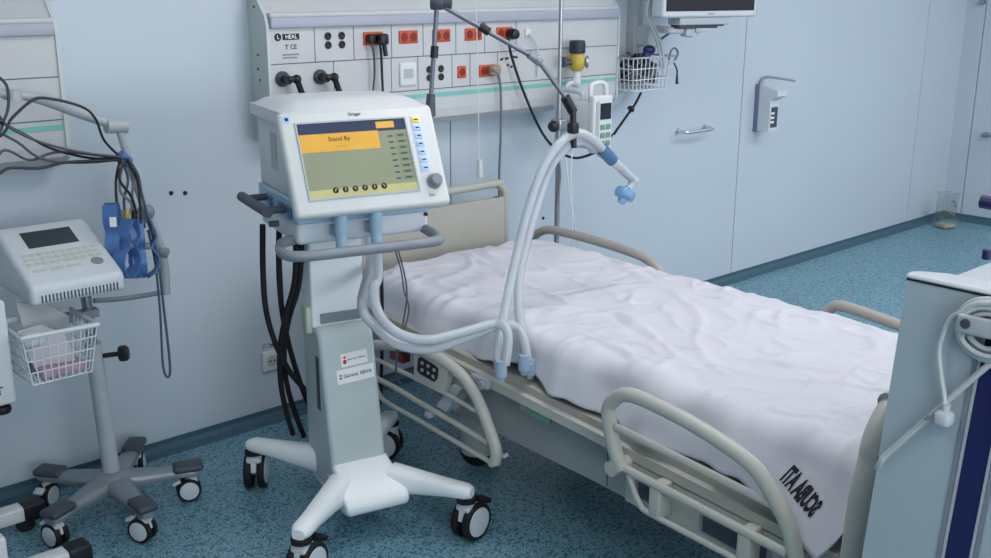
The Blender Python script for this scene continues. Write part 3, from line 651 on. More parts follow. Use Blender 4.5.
# near head side rail
RXh = 2.07
r = MB(); r.tube(railpath([(372, 345), (400, 346), (430, 354), (448, 364), (464, 378), (478, 400), (489, 428), (496, 450), (495, 463)], RXh), .0185, 12, 7)
near_head = r.build('side_rail', m_bed, BED)
MB().tube(railpath([(372, 357), (443, 392), (480, 413)], RXh), .008, 10, 0).build('rail_bar', m_bed, near_head)
MB().tube(railpath([(372, 376), (392, 386), (489, 443)], RXh), .0095, 10, 0).build('rail_bar', m_bed, near_head)
MB().tube(railpath([(374, 378), (379, 394), (388, 403), (420, 421), (494, 464)], RXh), .0085, 10, 6).build('rail_bar', m_bed, near_head)
q = aX(494, 462, RXh); MB().cyl((RXh-.014, q.y, q.z), (RXh+.014, q.y, q.z), .014).build('rail_end', m_bed, near_head)
cp = railpath([(414, 348), (450, 366), (446, 380), (442, 394), (414, 379)], RXh-.012)
MB().prism(cp, (.03, 0, 0)).build('control_panel', m_bed, near_head)
kp = railpath([(418, 358), (421, 357), (434, 365), (438, 369), (437, 379), (434, 382), (420, 374), (417, 370)], RXh-.0145)
MB().prism(kp, (.003, 0, 0)).build('keypad', m_black, near_head)
kk = MB()
for x, y in ((422, 363), (428, 366), (434, 370), (422, 370), (428, 373), (433, 376.5)):
    q = aX(x, y, RXh-.0155); kk.rbox(q, (.002, .013, .011), .0006, 2)
kk.build('keypad_button', m_lgrey, near_head)
MB().prism(railpath([(452, 385), (460, 390), (446, 412), (436, 406)], RXh+.012), (.02, 0, 0)).build('rail_link', m_lgrey, near_head)
MB().prism(railpath([(455, 372), (470, 382), (455, 410), (440, 402)], 2.10), (.02, 0, 0)).build('rail_link', m_lgrey, near_head)
q = aX(430, 414, RXh); MB().rbox(q, (.03, .03, .022), .006).build('rail_catch', m_lgrey, near_head)
# far side rails
XF = 3.215
r = MB(); L = [(530, 258), (532, 243), (536, 235), (546, 230), (562, 232), (600, 242), (636, 254), (653, 264), (663, 278), (668, 300)]; r.tube(railpath(L, XF), .019, 12, 7)
far_head = r.build('side_rail', m_bedfar, BED)
P_ = railpath([(534, 262), (660, 292)], XF); MB().tube(P_, .012, 10, 0).build('rail_bar', m_bedfar, far_head)
for f in (.15, .85): q = P_[0].lerp(P_[1], f); MB().span((XF-.012, q.y-.02, q.z-.13), (XF+.012, q.y+.02, q.z)).build('rail_bracket', m_bedfar, far_head)
r = MB(); L = [(822, 332), (825, 316), (831, 308.5), (844, 306.5), (899, 325), (945, 341), (985, 359), (1003, 380)]; r.tube(railpath(L, XF), .019, 12, 7)
far_foot = r.build('side_rail', m_bedfar, BED)
P_ = railpath([(823, 340), (1000, 400)], XF); MB().tube(P_, .012, 10, 0).build('rail_bar', m_bedfar, far_foot)
for f in (.15, .85): q = P_[0].lerp(P_[1], f); MB().span((XF-.012, q.y-.02, q.z-.12), (XF+.012, q.y+.02, q.z)).build('rail_bracket', m_bedfar, far_foot)
# head and foot boards
def board(name, Y, x0, x1, zb, zt, r, tr, slot, splay=0):
    o_ = MB(); pts = [(x0-splay, Y, zb), (x0-splay*.6, Y, (zb+zt)/2), (x0, Y, zt-r)]
    for i in range(1, 7): a = PI-PI/2*i/6; pts.append((x0+r+math.cos(a)*r, Y, zt-r+math.sin(a)*r))
    pts2 = [(x0+x1-p[0], p[1], p[2]) for p in pts[::-1]]; pts = pts+pts2
    tb = MB().tube(pts, tr, 12, 3).build(name, m_bed if name == 'footboard' else m_bed2, BED)
    ins = [(p[0]*.97+(x0+x1)/2*.03, Y-.011, min(p[2], zt-slot)) for p in catmull(pts, 3)]
    MB().prism(ins, (0, .022, 0)).build('board_panel', m_bed2, tb)
    return tb
hb = board('headboard', 3.31, 2.32, 3.075, .46, .885, .07, .017, .058)
fb = board('footboard', 1.08, 2.14, 3.22, .36, .790, .13, .026, .09, .04)
MB().rspan((2.2, 1.095, .40), (3.15, 1.14, .46), .01).build('board_mount', m_bed, fb)
MB().rspan((2.4, 3.2, .49), (3.0, 3.305, .54), .01).build('board_mount', m_bed, hb)
# mattress
ZT = lambda Y: .640+.012*(Y-2.2)
mt = MB(); X0, X1 = 2.225, 3.135
mp = [(1.13, zf(1.13)+.032), (3.175, zf(3.175)+.032), (3.175, ZT(3.17)-.03), (3.16, ZT(3.17)-.012), (3.13, ZT(3.17)-.006), (1.17, ZT(1.15)-.006), (1.14, ZT(1.15)-.012), (1.13, ZT(1.15)-.03)]
mt.prism([(X0, y, z) for y, z in mp], (X1-X0, 0, 0))
mo = tag(mt.build('mattress', m_matt), 'beige mattress under the white sheet on the hospital bed', 'mattress')
bv = mo.modifiers.new('b', 'BEVEL'); bv.width = .015; bv.segments = 3
# sheet
HC_ = aX(843, 519, 2.118)
hem_px = [(400, 345), (431, 348), (467, 361), (494, 365), (509, 370), (525, 382), (543, 397), (558, 401.5), (575, 412), (602, 423), (624, 440), (680, 461), (735, 481), (767, 509), (790, 535), (822, 554), (834, 538), (846, 514)]
hem = sorted([(p.y, p.z) for p in [aX(x, y, 2.118) for x, y in hem_px]])
def hemz(Y):
    if Y <= hem[0][0]: return hem[0][1]
    for (a, za), (b_, zb) in zip(hem[:-1], hem[1:]):
        if Y <= b_: t = (Y-a)/(b_-a); return za+(zb-za)*t
    return hem[-1][1]
DT = [(0, 0)]; ds = .002
for i in range(260):
    th = math.radians(66)*min(1, (i*ds/.085))**1.1; DT.append((DT[-1][0]+ds*math.cos(th), DT[-1][1]+ds*math.sin(th)))
def drop(t): i = min(len(DT)-2, max(0, int(t/ds))); f = t/ds-i; return DT[i][0]+(DT[i+1][0]-DT[i][0])*f, DT[i][1]+(DT[i+1][1]-DT[i][1])*f
def dlen(d):
    for i, (a, b_) in enumerate(DT):
        if b_ >= d: return i*ds
    return len(DT)*ds
RIDGES = []
rr = random.Random(11)
for i in range(80):
    RIDGES.append((rr.uniform(2.3, 3.1), rr.uniform(1.2, 3.1), rr.uniform(0, PI), rr.uniform(.04, .16), rr.uniform(.006, .013), rr.uniform(.003, .009)*rr.choice((1, 1, -.6))))
def wr(x, Y):
    z = noise.fractal(Vector((x*3.2, Y*3.2, 3.7)), 1.0, 2.0, 3)*.007+noise.noise(Vector((x*16, Y*9, 1.3)))*.0030+noise.noise(Vector((x*34, Y*22, 6.1)))*.0011
    q = noise.noise(Vector((x*5+1.3*noise.noise(Vector((x*2, Y*2, 9))), Y*3.3, 5.1))); z += .008*max(0, 1-abs(q)*7)
    q = noise.noise(Vector((x*7+Y*4, Y*6-x*3, 12.7))); z += .005*max(0, 1-abs(q)*9)
    if x < 2.5: q = noise.noise(Vector((x*4+Y*7, Y*2.5-x*5, 21.3))); z += .011*(2.5-x)/.24*max(0, 1-abs(q)*6)
    for cx, cy, a, ln, wd, am in RIDGES:
        dx, dy = x-cx, Y-cy; l = dx*math.cos(a)+dy*math.sin(a); w = -dx*math.sin(a)+dy*math.cos(a)+.15*l*l/ln
        if abs(l) < ln*1.6 and abs(w) < wd*3: z += am*math.exp(-(l/ln)**2*1.5-(w/wd)**2)
    return z
XN, XFAR = 2.262, 3.10
YA, YB = 3.185, 1.108
def sheet_pt(Y, s):
    zt = ZT(Y)+.014
    ye = 0
    # head and foot ends round over
    if Y > 3.13: e = (Y-3.13); zt -= e*e*6; 
    if Y < 1.2: e = (1.2-Y); zt -= e*e*5
    if s < 0:
        t = -s; dx, dz = drop(t); hang = min(1, t/.12)
        fold = .016*hang*math.sin(Y*19+2.2*noise.noise(Vector((Y*3, 0, 0))))+.010*hang*noise.noise(Vector((Y*14, t*4, 2)))
        foot = max(0, 1-(Y-1.1)/.35)
        return Vector((XN-dx*(.95+.25*foot)-fold-.0*hang, Y, zt-dz+wr(XN, Y)*(1-hang)+.004*noise.noise(Vector((Y*9, t*12, 4)))*hang))
    W = XFAR-XN
    if s > W:
        t = s-W; dx, dz = drop(t); return Vector((XFAR+dx*.7+.006*math.sin(Y*23), Y, zt-dz+wr(XFAR, Y)*max(0, 1-t/.1)))
    x = XN+s; crown = .010*math.sin(PI*s/W)
    return Vector((x, Y, zt+crown+wr(x, Y)))
NY, NS1, NS2, NS3 = 190, 22, 96, 10
vs = []
for j in range(NY+1):
    Y = YA+(YB-YA)*j/NY; Ln = dlen(ZT(Y)+.014-hemz(Y))
    ss = [-Ln*(1-i/NS1) for i in range(NS1)]+[(XFAR-XN)*i/NS2 for i in range(NS2+1)]+[(XFAR-XN)+.15*(i+1)/NS3 for i in range(NS3)]
    vs += [sheet_pt(Y, s) for s in ss]
nc = NS1+NS2+1+NS3
fs = [[j*nc+i, j*nc+i+1, (j+1)*nc+i+1, (j+1)*nc+i] for j in range(NY) for i in range(nc-1)]
# head tuck and foot drop
sh = MB().add(vs, fs)
o = len(sh.v); row = [Vector(p) for p in sh.v[NY*nc:(NY+1)*nc]]
for k_ in range(1, 6):
    ex = [Vector((p.x, YB-.012*k_/5+.0, max(p.z-.028*k_, .42))) for p in row]; sh.v += ex
for k_ in range(5):
    a0 = NY*nc if k_ == 0 else o+(k_-1)*nc; a1 = o+k_*nc
    for i in range(NS1, nc-1): sh.f.append([a0+i, a0+i+1, a1+i+1, a1+i]); sh.m.append(0)
SH = sh.build('bed_sheet', m_sheet, None, True, 80); tag(SH, 'creased white sheet draped over the hospital bed', 'bed sheet')
so = SH.modifiers.new('s', 'SOLIDIFY'); so.thickness = .0015; so.offset = -1
# stencil lettering, reversed, on the near foot corner
tv, tf = text_geo('SCUBA ATI', 1.0)
tx0, tx1 = min(p.x for p in tv), max(p.x for p in tv); ty0, ty1 = min(p.y for p in tv), max(p.y for p in tv)
def pix(P):
    d = P-CAM; z = d.dot(fw); return 495.5+FPX*d.dot(rt2)/z, 279-FPX*d.dot(up2)/z
def on_cloth(px, py):          # the (Y, s) spot of the cloth seen at a photo point
    Y, s = 1.2, -.1
    for _ in range(30):
        x, y = pix(sheet_pt(Y, s)); xa, ya = pix(sheet_pt(Y+.002, s)); xb, yb = pix(sheet_pt(Y, s+.002))
        a, b, c, d = (xa-x)/.002, (xb-x)/.002, (ya-y)/.002, (yb-y)/.002; D = a*d-b*c
        if abs(D) < 1e-6: break
        ex, ey = px-x, py-y; Y += .5*max(-.04, min(.04, (d*ex-b*ey)/D)); s += .5*max(-.04, min(.04, (a*ey-c*ex)/D))
    return Vector((Y, s, 0))
t0, t1, tb, tu = on_cloth(817, 511), on_cloth(787, 472), on_cloth(809, 519), on_cloth(824, 504)
def onsheet(a, b):
    p = t0+(t1-t0)*a+(tu-tb)*(b-.5); Y, s = p.x, p.y
    p = sheet_pt(Y, s); a = sheet_pt(Y+.004, s)-p; b_ = sheet_pt(Y, s+.004)-p; n_ = a.cross(b_).normalized()
    if n_.x > 0: n_ = -n_
    return p+n_*.002
k = MB(); k.add([onsheet((p.x-tx0)/(tx1-tx0), (p.y-ty0)/(ty1-ty0)) for p in tv], tf); k.build('lettering', m_ink, SH, True, 0)
# ---------------------------------------------------------------- drip stand and pump
IX, IY = 3.335, 3.25
t = thing('drip_stand', 'slim steel drip stand behind the bed head', 'drip stand', (IX, IY, 0))
MB().cyl((IX, IY, .1), (IX, IY, 1.25), .0115).cyl((IX, IY, 1.2), (IX, IY, 2.1), .009).build('pole', m_steel, t)
for i in range(5):
    a = 2*PI*i/5+.2; e = Vector((IX+.27*math.cos(a), IY+.22*math.sin(a), 0))
    lg = MB().tube([(IX, IY, .12), (IX+.1*math.cos(a), IY+.09*math.sin(a), .10), (e.x, e.y, .07)], .013, 8, 4).build('leg', m_steel, t)
    MB().lathe([(.02, -.012), (.026, -.01), (.026, .01), (.02, .012)], (e.x, e.y, .0262), (math.sin(a), -math.cos(a), 0)).cyl((e.x, e.y, .03), (e.x, e.y, .07), .008).build('caster', m_blk2, lg)
MB().tube([(IX-.12, IY, 2.13), (IX-.1, IY, 2.1), (IX+.1, IY, 2.1), (IX+.12, IY, 2.13)], .006).build('hook_bar', m_steel, t)
PX = 3.455
pt = thing('infusion_pump', 'white infusion pump with carry handle clamped to the drip stand', 'infusion pump', (PX, 3.25, .99))
MB().rspan((PX, 3.17, 1.0), (PX+.12, 3.40, 1.205), .012).build('body', m_white2, pt)
MB().rspan((PX-.002, 3.155, .985), (PX+.122, 3.19, 1.235), .01).build('front_case', m_white, pt)
MB().tube([(PX+.015, 3.19, 1.19), (PX+.012, 3.19, 1.255), (PX+.03, 3.2, 1.28), (PX+.09, 3.2, 1.285), (PX+.11, 3.19, 1.265), (PX+.11, 3.19, 1.2)], .011, 10, 5).build('handle', m_white, pt)
MB().tube([(PX+.03, 3.25, 1.2), (PX+.028, 3.26, 1.24), (PX+.028, 3.37, 1.24), (PX+.03, 3.385, 1.2)], .012, 10, 5).build('handle', m_white2, pt)
MB().span((PX+.04, 3.152, 1.13), (PX+.108, 3.156, 1.20)).build('display', m_lcd, pt)
k = MB()
for r_, c_ in ((0, 0), (0, 1), (1, 0), (1, 1), (2, 0), (2, 1)): k.rspan((PX+.042+c_*.036, 3.151, 1.085-r_*.036), (PX+.07+c_*.036, 3.1556, 1.108-r_*.036), .002)
k.build('keypad', mat('pump_key_green', (104, 152, 130), .5), pt)
MB().span((PX+.012, 3.152, 1.02), (PX+.032, 3.156, 1.21)).build('door', m_lgrey, pt)
MB().cyl((IX-.02, IY-.0, 1.115), (PX+.001, 3.27, 1.11), .014).rbox((IX, IY, 1.115), (.05, .06, .05), .008).cyl((IX-.02, IY-.01, 1.115), (IX-.06, IY-.03, 1.115), .007).build('clamp', m_steel, pt)
MB().ball((IX-.068, IY-.035, 1.115), .025, 14).build('clamp_knob', m_black, pt)
tag(MB().tube([aY(557, 152, 3.23), aY(560, 175, 3.22), aY(557, 205, 3.22), aY(555.5, 240, 3.22), (3.30, 3.24, .45)], .006).build('sensor_cable', m_wallcable), 'grey cable hanging along the drip stand', 'cable')
t = thing('infusion_line', 'clear infusion tubing hanging from the pump behind the bed', 'infusion line', tuple(aY(570, 155, 3.2)))
MB().tube([aY(572, 150, 3.2), aY(571, 180, 3.2), aY(573, 215, 3.2), aY(577, 240, 3.2), aY(580, 262, 3.2)], .0035, 6).build('tubing', m_wire, t)
MB().tube([aY(566, 158, 3.2), aY(569, 190, 3.2), aY(572, 210, 3.2), aY(572, 235, 3.2), aY(572, 262, 3.2)], .0035, 6).build('tubing', m_wire, t)
tag(MB().tube([aY(560, 143, 3.2), aY(580, 146, 3.18), aY(594, 146, 3.2), aY(599, 141, 3.22)], .008).build('clamp_lever', m_alu), 'grey clamp lever below the infusion pump', 'clamp')
# ---------------------------------------------------------------- wall rail, basket, monitor
p = aY(643, 30, 3.52); rx = p.x
t = thing('monitor_mount', 'vertical wall rail and arm carrying the patient monitor', 'monitor mount', (rx, YW, 1.3))
MB().rspan((rx-.05, YW-.05, 1.36), (rx-.012, YW-.0002, 2.2), .004).build('rail', m_lgrey, t)
MB().rspan((rx+.0, YW-.04, 1.36), (rx+.03, YW-.0002, 2.2), .004).build('rail', m_lgrey, t)
MB().span((rx-.05, YW-.03, 1.36), (rx+.03, YW-.0002, 1.37)).build('rail_end', m_grey, t)
MB().rspan((rx-.03, YW-.13, 1.40), (rx+.035, YW-.04, 1.50), .012).build('bracket', m_white2, t)
q = aY(692, 29, 3.25)
MB().tube([(rx+.03, YW-.12, 1.49), (q.x-.1, q.y+.05, 1.488), (q.x+.02, q.y, 1.488)], .017, 10, 4).build('arm', m_white, t)
MB().cyl((q.x, q.y, 1.455), (q.x, q.y, 1.52), .03).build('arm_joint', m_lgrey, t)
MR = math.radians(-14)
mc = aY(707, 15, 3.2); mon = thing('patient_monitor', 'white patient monitor with dark screen at the top edge', 'monitor', (mc.x, mc.y, 1.50), MR)
mz = mc.z-1.50
MB().rspan((-.285, -.03, mz-.01), (.28, .06, mz+.34), .014).build('case', m_white2, mon, False)
MB().span((-.265, -.033, mz+.02), (.26, -.0295, mz+.315)).build('screen', mat('monitor_screen', (12, 10, 26), .6), mon, False)
k = MB(); k.text('PHILIPS', (0, -.0306, mz+.006), (1, 0, 0), (0, 0, 1), .013); k.build('lettering', m_gink, mon, False, 0)
MB().rspan((-.17, -.015, mz-.045), (.13, .08, mz-.008), .005).build('tray', m_lgrey, mon, False)
MB().rspan((-.16, .0, mz-.062), (.07, .07, mz-.044), .004).rspan((.07, .02, mz-.054), (.125, .06, mz-.044), .003).build('mount_plate', m_dark, mon, False)
MB().rspan((-.11, .01, mz-.10), (-.03, .06, mz-.058), .008).rspan((-.06, .0, mz-.08), (.02, .05, mz-.06), .004).build('swivel', m_lgrey, mon, False)
# wire basket with cables
a = aY(622, 60, 3.40)
bx0, bx1, by0, by1, bz0, bz1 = a.x+.035, a.x+.345, 3.36, YW-.01, 1.205, 1.36
t = thing('wire_basket', 'white wire basket on the wall below the monitor', 'wire basket', ((bx0+bx1)/2, (by0+by1)/2, bz0))
def wire_basket(t, c, w, d, h, tp, nv, nvd, nh, r, mrim=None, rimr=None, rz=0):
    c = Vector(c)
    def at_(u, v, k): s_ = tp+(1-tp)*k; return c+Vector((u*w/2*s_, v*d/2*s_, h*k))
    ring = lambda k, rr, mb: mb.tube([at_(-1, -1, k), at_(1, -1, k), at_(1, 1, k), at_(-1, 1, k)], rr, 6, 0, True)
    m1 = MB(); ring(1, rimr or r*1.8, m1); m1.build('rim', mrim or m_wire, t)
    m2 = MB()
    for i in range(nh): ring(i/nh, r, m2)
    for i in range(nv+1):
        u = -1+2*i/nv
        m2.tube([at_(u, -1, 1), at_(u, -1, 0), at_(u, 1, 0), at_(u, 1, 1)], r, 5, 0)
    for i in range(nvd+1):
        v = -1+2*i/nvd
        m2.tube([at_(-1, v, 1), at_(-1, v, 0), at_(1, v, 0), at_(1, v, 1)], r, 5, 0)
    m2.build('wires', m_wire, t)
wire_basket(t, ((bx0+bx1)/2, (by0+by1)/2, bz0), bx1-bx0, by1-by0, bz1-bz0, .86, 10, 7, 3, .0026, m_lgrey)
rr = random.Random(3); cx, cy = (bx0+bx1)/2+.01, (by0+by1)/2
for i in range(18):
    P = []; a0 = rr.uniform(0, 6.28)
    for k_ in range(9): a_ = a0+k_*.95; P.append((cx+.125*math.cos(a_)*rr.uniform(.6, 1), cy+.065*math.sin(a_)*rr.uniform(.6, 1), bz0+.025+.105*((k_*.37+i*.21) % 1)))
    P.append((cx+rr.uniform(-.03, .03), cy, bz1+.01))
    m_ = (m_black, m_dark, m_wallcable)[i % 3]
    tag(MB().tube(P, .0062, 6, 5).build('monitor_cable', m_), ('coiled black monitor cable in the wall wire basket', 'coiled charcoal monitor cable in the wall wire basket', 'coiled grey monitor cable in the wall wire basket')[i % 3], 'cable', 'cables in the wall basket')
for i, (dx, l) in enumerate(((0, 'grey cable running from the basket up to the monitor, left one'), (.02, 'grey cable running from the basket up to the monitor, right one'))):
    P = [aY(x+dx*150, y, 3.36) for x, y in ((661, 68), (658, 45), (652, 28), (647, 16), (648, 4), (655, -12))]
    tag(MB().tube(P, .0075, 7).build('monitor_cable', m_lgrey), l, 'cable', 'grey cables above the wall basket')
tag(MB().tube([aY(669, 60, 3.34), aY(671, 51, 3.34), aY(675, 48, 3.34), aY(678, 53, 3.34), aY(675, 60, 3.34)], .005).build('monitor_cable', m_wallcable), 'grey cable loop rising above the wall basket rim', 'cable')
tag(MB().tube([aY(674, 63, 3.33), aY(677, 70, 3.325), aY(677, 76, 3.325), aY(677, 84, 3.325)], .006, rf=lambda t, i: .004+.009*max(0, t-.55)).build('sensor_plug', m_navy), 'navy plug dangling from the right side of the wall basket', 'sensor plug')
tag(MB().ball(aY(649, 50, 3.4), .03, 12, (1.2, 1, .8)).ball(aY(646, 56, 3.39), .025, 12).build('cuff_roll', m_navy), 'navy rolled cuff at the top of the wall basket', 'cuff')
tag(MB().tube([aY(641, 93, 3.5), aY(634, 106, 3.48), aY(626, 117, 3.45), aY(614, 134, 3.38)], .0065).rbox(aY(631, 109, 3.455), (.03, .025, .02), .004, 2, (0, .8, 0)).build('monitor_cable', m_black), 'black cable slanting from the wall basket to the pump', 'cable')
tag(MB().tube([aY(671, 32, 3.5), aY(660, 40, 3.5), aY(655, 46, 3.5)], .006, 6, 3).tube([aY(680, 18, 3.45), aY(668, 13, 3.45), aY(662, 8, 3.45)], .006, 6, 3).build('monitor_cable', m_dark), 'dark cable crossing behind the monitor arm', 'cable')
# ---------------------------------------------------------------- ECG trolley
TX, TY = 1.252, 3.255
T = thing('ecg_trolley', 'grey five-wheeled trolley with basket carrying the ECG machine', 'trolley', (TX, TY, 0))
bs = MB(); CA = []
angs = [-92, -22, 50, 126, 206]; rad = [.262, .255, .27, .24, .255]
bs.lathe([(.06, .095), (.075, .10), (.07, .125), (.045, .145), (.034, .15)], (TX, TY, 0), (0, 0, 1), 28)
for a_, r_ in zip(angs, rad):
    a_ = math.radians(a_); d = Vector((math.cos(a_), math.sin(a_), 0)); s_ = Vector((-d.y, d.x, 0)); vs = []; nk = 10
    st = [(.02, .05, .09, .138), (.09, .042, .085, .135), (.2, .028, .09, .125), (r_-.06, .026, .09, .122), (r_, .03, .088, .118), (r_+.03, .018, .09, .112)]
    for (q, hw, zl, zh) in st:
        for k_ in range(nk):
            g = 2*PI*k_/nk; ca, sa = math.cos(g), math.sin(g); vs.append(Vector((TX, TY, (zl+zh)/2+(zh-zl)/2*math.copysign(abs(sa)**.7, sa)))+d*q+s_*hw*math.copysign(abs(ca)**.7, ca))
    bs.add(vs, [[i*nk+k_, i*nk+(k_+1) % nk, (i+1)*nk+(k_+1) % nk, (i+1)*nk+k_] for i in range(len(st)-1) for k_ in range(nk)]+[list(range(nk)), [(len(st)-1)*nk+k_ for k_ in range(nk)]])
    CA.append((d, r_))
bs.build('base', m_alu, T, True, 50)
for (d, r_), ang in zip(CA, (.5, 1.2, -.5, 2.2, .3)):
    ang = ang
    R = Matrix.Rotation(math.atan2(d.y, d.x), 3, 'Z')
    MB().rbox(Vector((TX, TY, .123))+d*(r_-.012), (.10, .068, .026), .012, 3, R).build('arm_cap', m_dark, T)
    caster(T, d.x*r_, d.y*r_, ang, .041, .034, m_white2, m_white2, .095, m_white2, gap=.012)
MB().cyl((TX, TY, .13), (TX-.022, TY-.01, .60), .0275, .026).build('pole', m_lgrey, T)
MB().cyl((TX-.022, TY-.01, .58), (TX-.032, TY-.015, .80), .0165).build('inner_pole', m_steel, T)
MB().rbox((TX-.04, TY-.02, .80), (.16, .16, .02), .006).cyl((TX-.03, TY-.015, .77), (TX-.03, TY-.015, .79), .03).build('tray_mount', m_dark, T)
MB().cyl((TX, TY-.02, .555), (TX+.045, TY-.05, .56), .008).lathe([(.012, .05), (.024, .053), (.026, .06), (.026, .076), (.02, .082)], (TX, TY-.02, .555), (.83, -.55, .08), 9).build('knob', m_black, T)
BK = MB(); bc = (1.048, 3.10, .592)
wire_basket(T, bc, .215, .20, .148, .80, 9, 7, 4, .0022, m_white2, .009)
MB().span((1.14, 3.19, .70), (1.24, 3.23, .725)).build('basket_bracket', m_alu, T)
# things in the basket
tag(MB().prism([(.99, 3.05, .602), (1.11, 3.05, .602), (1.09, 3.09, .70), (1.03, 3.10, .74), (.96, 3.09, .735)], (0, .004, .002)).build('paper_sheet', m_paper), 'white folded paper standing in the trolley basket', 'paper')
tag(MB().prism([(1.0, 3.12, .61), (1.12, 3.12, .61), (1.13, 3.15, .735), (1.07, 3.17, .785), (.99, 3.17, .80)], (0, .004, .002)).build('paper_sheet', m_lgrey), 'grey sheet leaning at the back of the trolley basket', 'paper')
tag(MB().rbox((1.055, 3.075, .612), (.14, .10, .03), .008, 2, (0, .05, .1)).build('paper_pack', m_pink), 'pinkish pack lying in the bottom of the trolley basket', 'paper pack')
tag(MB().rbox((.985, 3.05, .72), (.06, .05, .04), .012).build('paper_roll', m_white2), 'white packet at the left of the trolley basket', 'packet')
# ECG machine
ER = math.radians(-1)
E_ = thing('ecg_machine', 'pale grey ECG machine with small dark screen on the trolley', 'ECG machine', (1.140, 3.20, .812), ER)
fp = [(-.155, .0), (-.155, .055), (-.12, .073), (.10, .165), (.15, .175), (.165, .15), (.165, .0)]
ec = MB(); vs = []
ec.prism([(-.143, y, z) for y, z in fp], (.277, 0, 0)); o = ec.build('case', m_white2, E_, False)
bv = o.modifiers.new('b', 'BEVEL'); bv.width = .018; bv.segments = 4; bv.limit_method = 'ANGLE'; bv.angle_limit = math.radians(25)
TP = Matrix((Vector((1, 0, 0)), Vector((0, .22, .092)).normalized(), Vector((0, -.092, .22)).normalized())).transposed().to_4x4(); TP.translation = Vector((0, -.12, .073))
MB(TP).span((-.08, .148, -.002), (.07, .232, .0012)).build('display', mat('ecg_display', (40, 48, 56), .3), E_, False)
MB(TP).span((-.122, .015, -.002), (.118, .138, .0008)).build('keypad', mat('keypad_pale', (204, 212, 214), .5), E_, False)
for r_ in range(3):
    for c_ in range(10):
        x = -.106+c_*.0225; y = .112-r_*.023; MB(TP).rbox((x, y, .0015), (.018, .015, .003), .001, 1).build('key', m_gkey, E_, False)
for c_ in range(3): MB(TP).rbox((-.09+c_*.05, .032, .0015), (.04, .012, .003), .001, 1).build('key', m_gkey, E_, False)
MB(TP).lathe([(.018, 0), (.018, .002), (.014, .003)], (.08, .036, .0008), (0, 0, 1), 18).build('key', m_grey, E_, False)
k = MB()
for i in range(22): k.span((-.115+i*.0105, -.157, .008), (-.111+i*.0105, -.1545, .03))
k.build('vent_slots', m_dark, E_, False)
# cable arm of the trolley
YAm = 3.27
arm = [(165, 292), (163, 262), (155, 235), (147, 212)]
MB().tube([(TX, TY, .735), aY(128, 298, YAm), aY(165, 292, YAm)], .0085, 8, 3).build('cable_arm', m_alu, T)
MB().tube([aY(x, y, YAm) for x, y in ((166, 294), (164, 262), (156, 235), (146, 210))], .0145, 10, 5).build('cable_arm', m_lgrey, T)
MB().ball(aY(146, 212, YAm), .028).ball(aY(139, 219, YAm), .025).build('arm_joint', m_grey, T)
MB().cyl(aY(157, 250, YAm), aY(166, 254, YAm), .02).build('arm_joint', m_grey, T)
MB().tube([aY(x, y, YAm) for x, y in ((146, 212), (134, 178), (127, 155), (120, 131))], .0125, 10, 4).build('cable_arm', m_lgrey, T)
MB().cyl(aY(106, 126, YAm), aY(126, 126, YAm), .023).build('arm_joint', m_lgrey, T)
MB().tube([aY(x, y, YAm) for x, y in ((112, 125), (80, 113), (45, 100), (14, 94))], .015, 10, 4, rf=lambda t, i: .012+.006*math.sin(PI*t)).build('cable_arm', m_lgrey, T)
MB().cyl(aY(13, 90, YAm), aY(13, 100, YAm), .026).build('arm_joint', m_lgrey, T)
MB().tube([aY(x, y, YAm) for x, y in ((14, 95), (0, 93), (-30, 90), (-70, 88))], .014, 10, 3).build('cable_arm', m_lgrey, T)
tag(MB().cyl(aY(119, 155, YAm-.03), aY(128, 163, YAm-.03), .02).build('cable_tie', m_blue), 'blue band gathering the cables on the trolley arm', 'cable tie')
# ECG leads
LD = [([(-120, 60), (-30, 60), (0, 78), (8, 92), (5, 118), (-20, 150), (-120, 150)], 'dark lead hanging at the far left picture edge'),
      ([(-10, 140), (12, 118), (30, 102), (45, 98), (80, 106), (95, 118), (104, 140), (120, 157)], 'dark lead arching over the arm into the blue band'),
      ([(-20, 108), (10, 128), (40, 142), (80, 152), (121, 157)], 'dark lead, upper of those sagging to the blue band'),
      ([(-20, 118), (20, 132), (50, 148), (90, 158), (121, 158)], 'dark lead, middle of those sagging to the blue band'),
      ([(-20, 128), (14, 140), (36, 156), (60, 162), (95, 162), (121, 159)], 'dark lead, lower of those sagging to the blue band'),
      ([(-20, 172), (10, 168), (40, 168), (70, 162), (121, 160)], 'dark lead, lowest of those reaching the blue band'),
      ([(-20, 160), (5, 150), (30, 160), (60, 152), (121, 158)], 'dark lead crossing the sagging leads from the left')]
for i, (pts, l) in enumerate(LD): tag(MB().tube([aY(x, y, YAm-.045-.006*(i % 3)) if x > -100 else aY(x, y, 3.44) for x, y in [(-190, 118+7*i), (-110, 150-9*i)][:2 if pts[0][1] > 90 else 0]+pts], .0043, 6).build('ecg_lead', (m_dark, m_black)[i % 2]), l, 'cable', 'ECG leads over the trolley arm')
HG = [[(120, 160), (116, 180), (117, 205), (120, 222)], [(122, 160), (128, 180), (124, 200), (126, 222)], [(124, 160), (133, 175), (132, 200), (134, 224)], [(126, 160), (137, 180), (140, 205), (143, 228)],
      [(128, 158), (138, 175), (142, 195), (147, 214), (158, 262), (164, 310), (170, 365), (168, 377), (163, 365), (160, 310), (155, 262), (148, 230)], [(123, 160), (120, 190), (132, 205), (124, 222)], [(126, 158), (119, 178), (131, 196), (137, 214)]]
HL = ['lead hanging from the blue band, leftmost', 'lead hanging second from left below the blue band', 'lead hanging third from left below the blue band', 'lead hanging to the rightmost blue clamp', 'long grey lead loop hanging low beside the trolley arm', 'lead crossing leftwards between the hanging leads', 'lead crossing rightwards between the hanging leads']
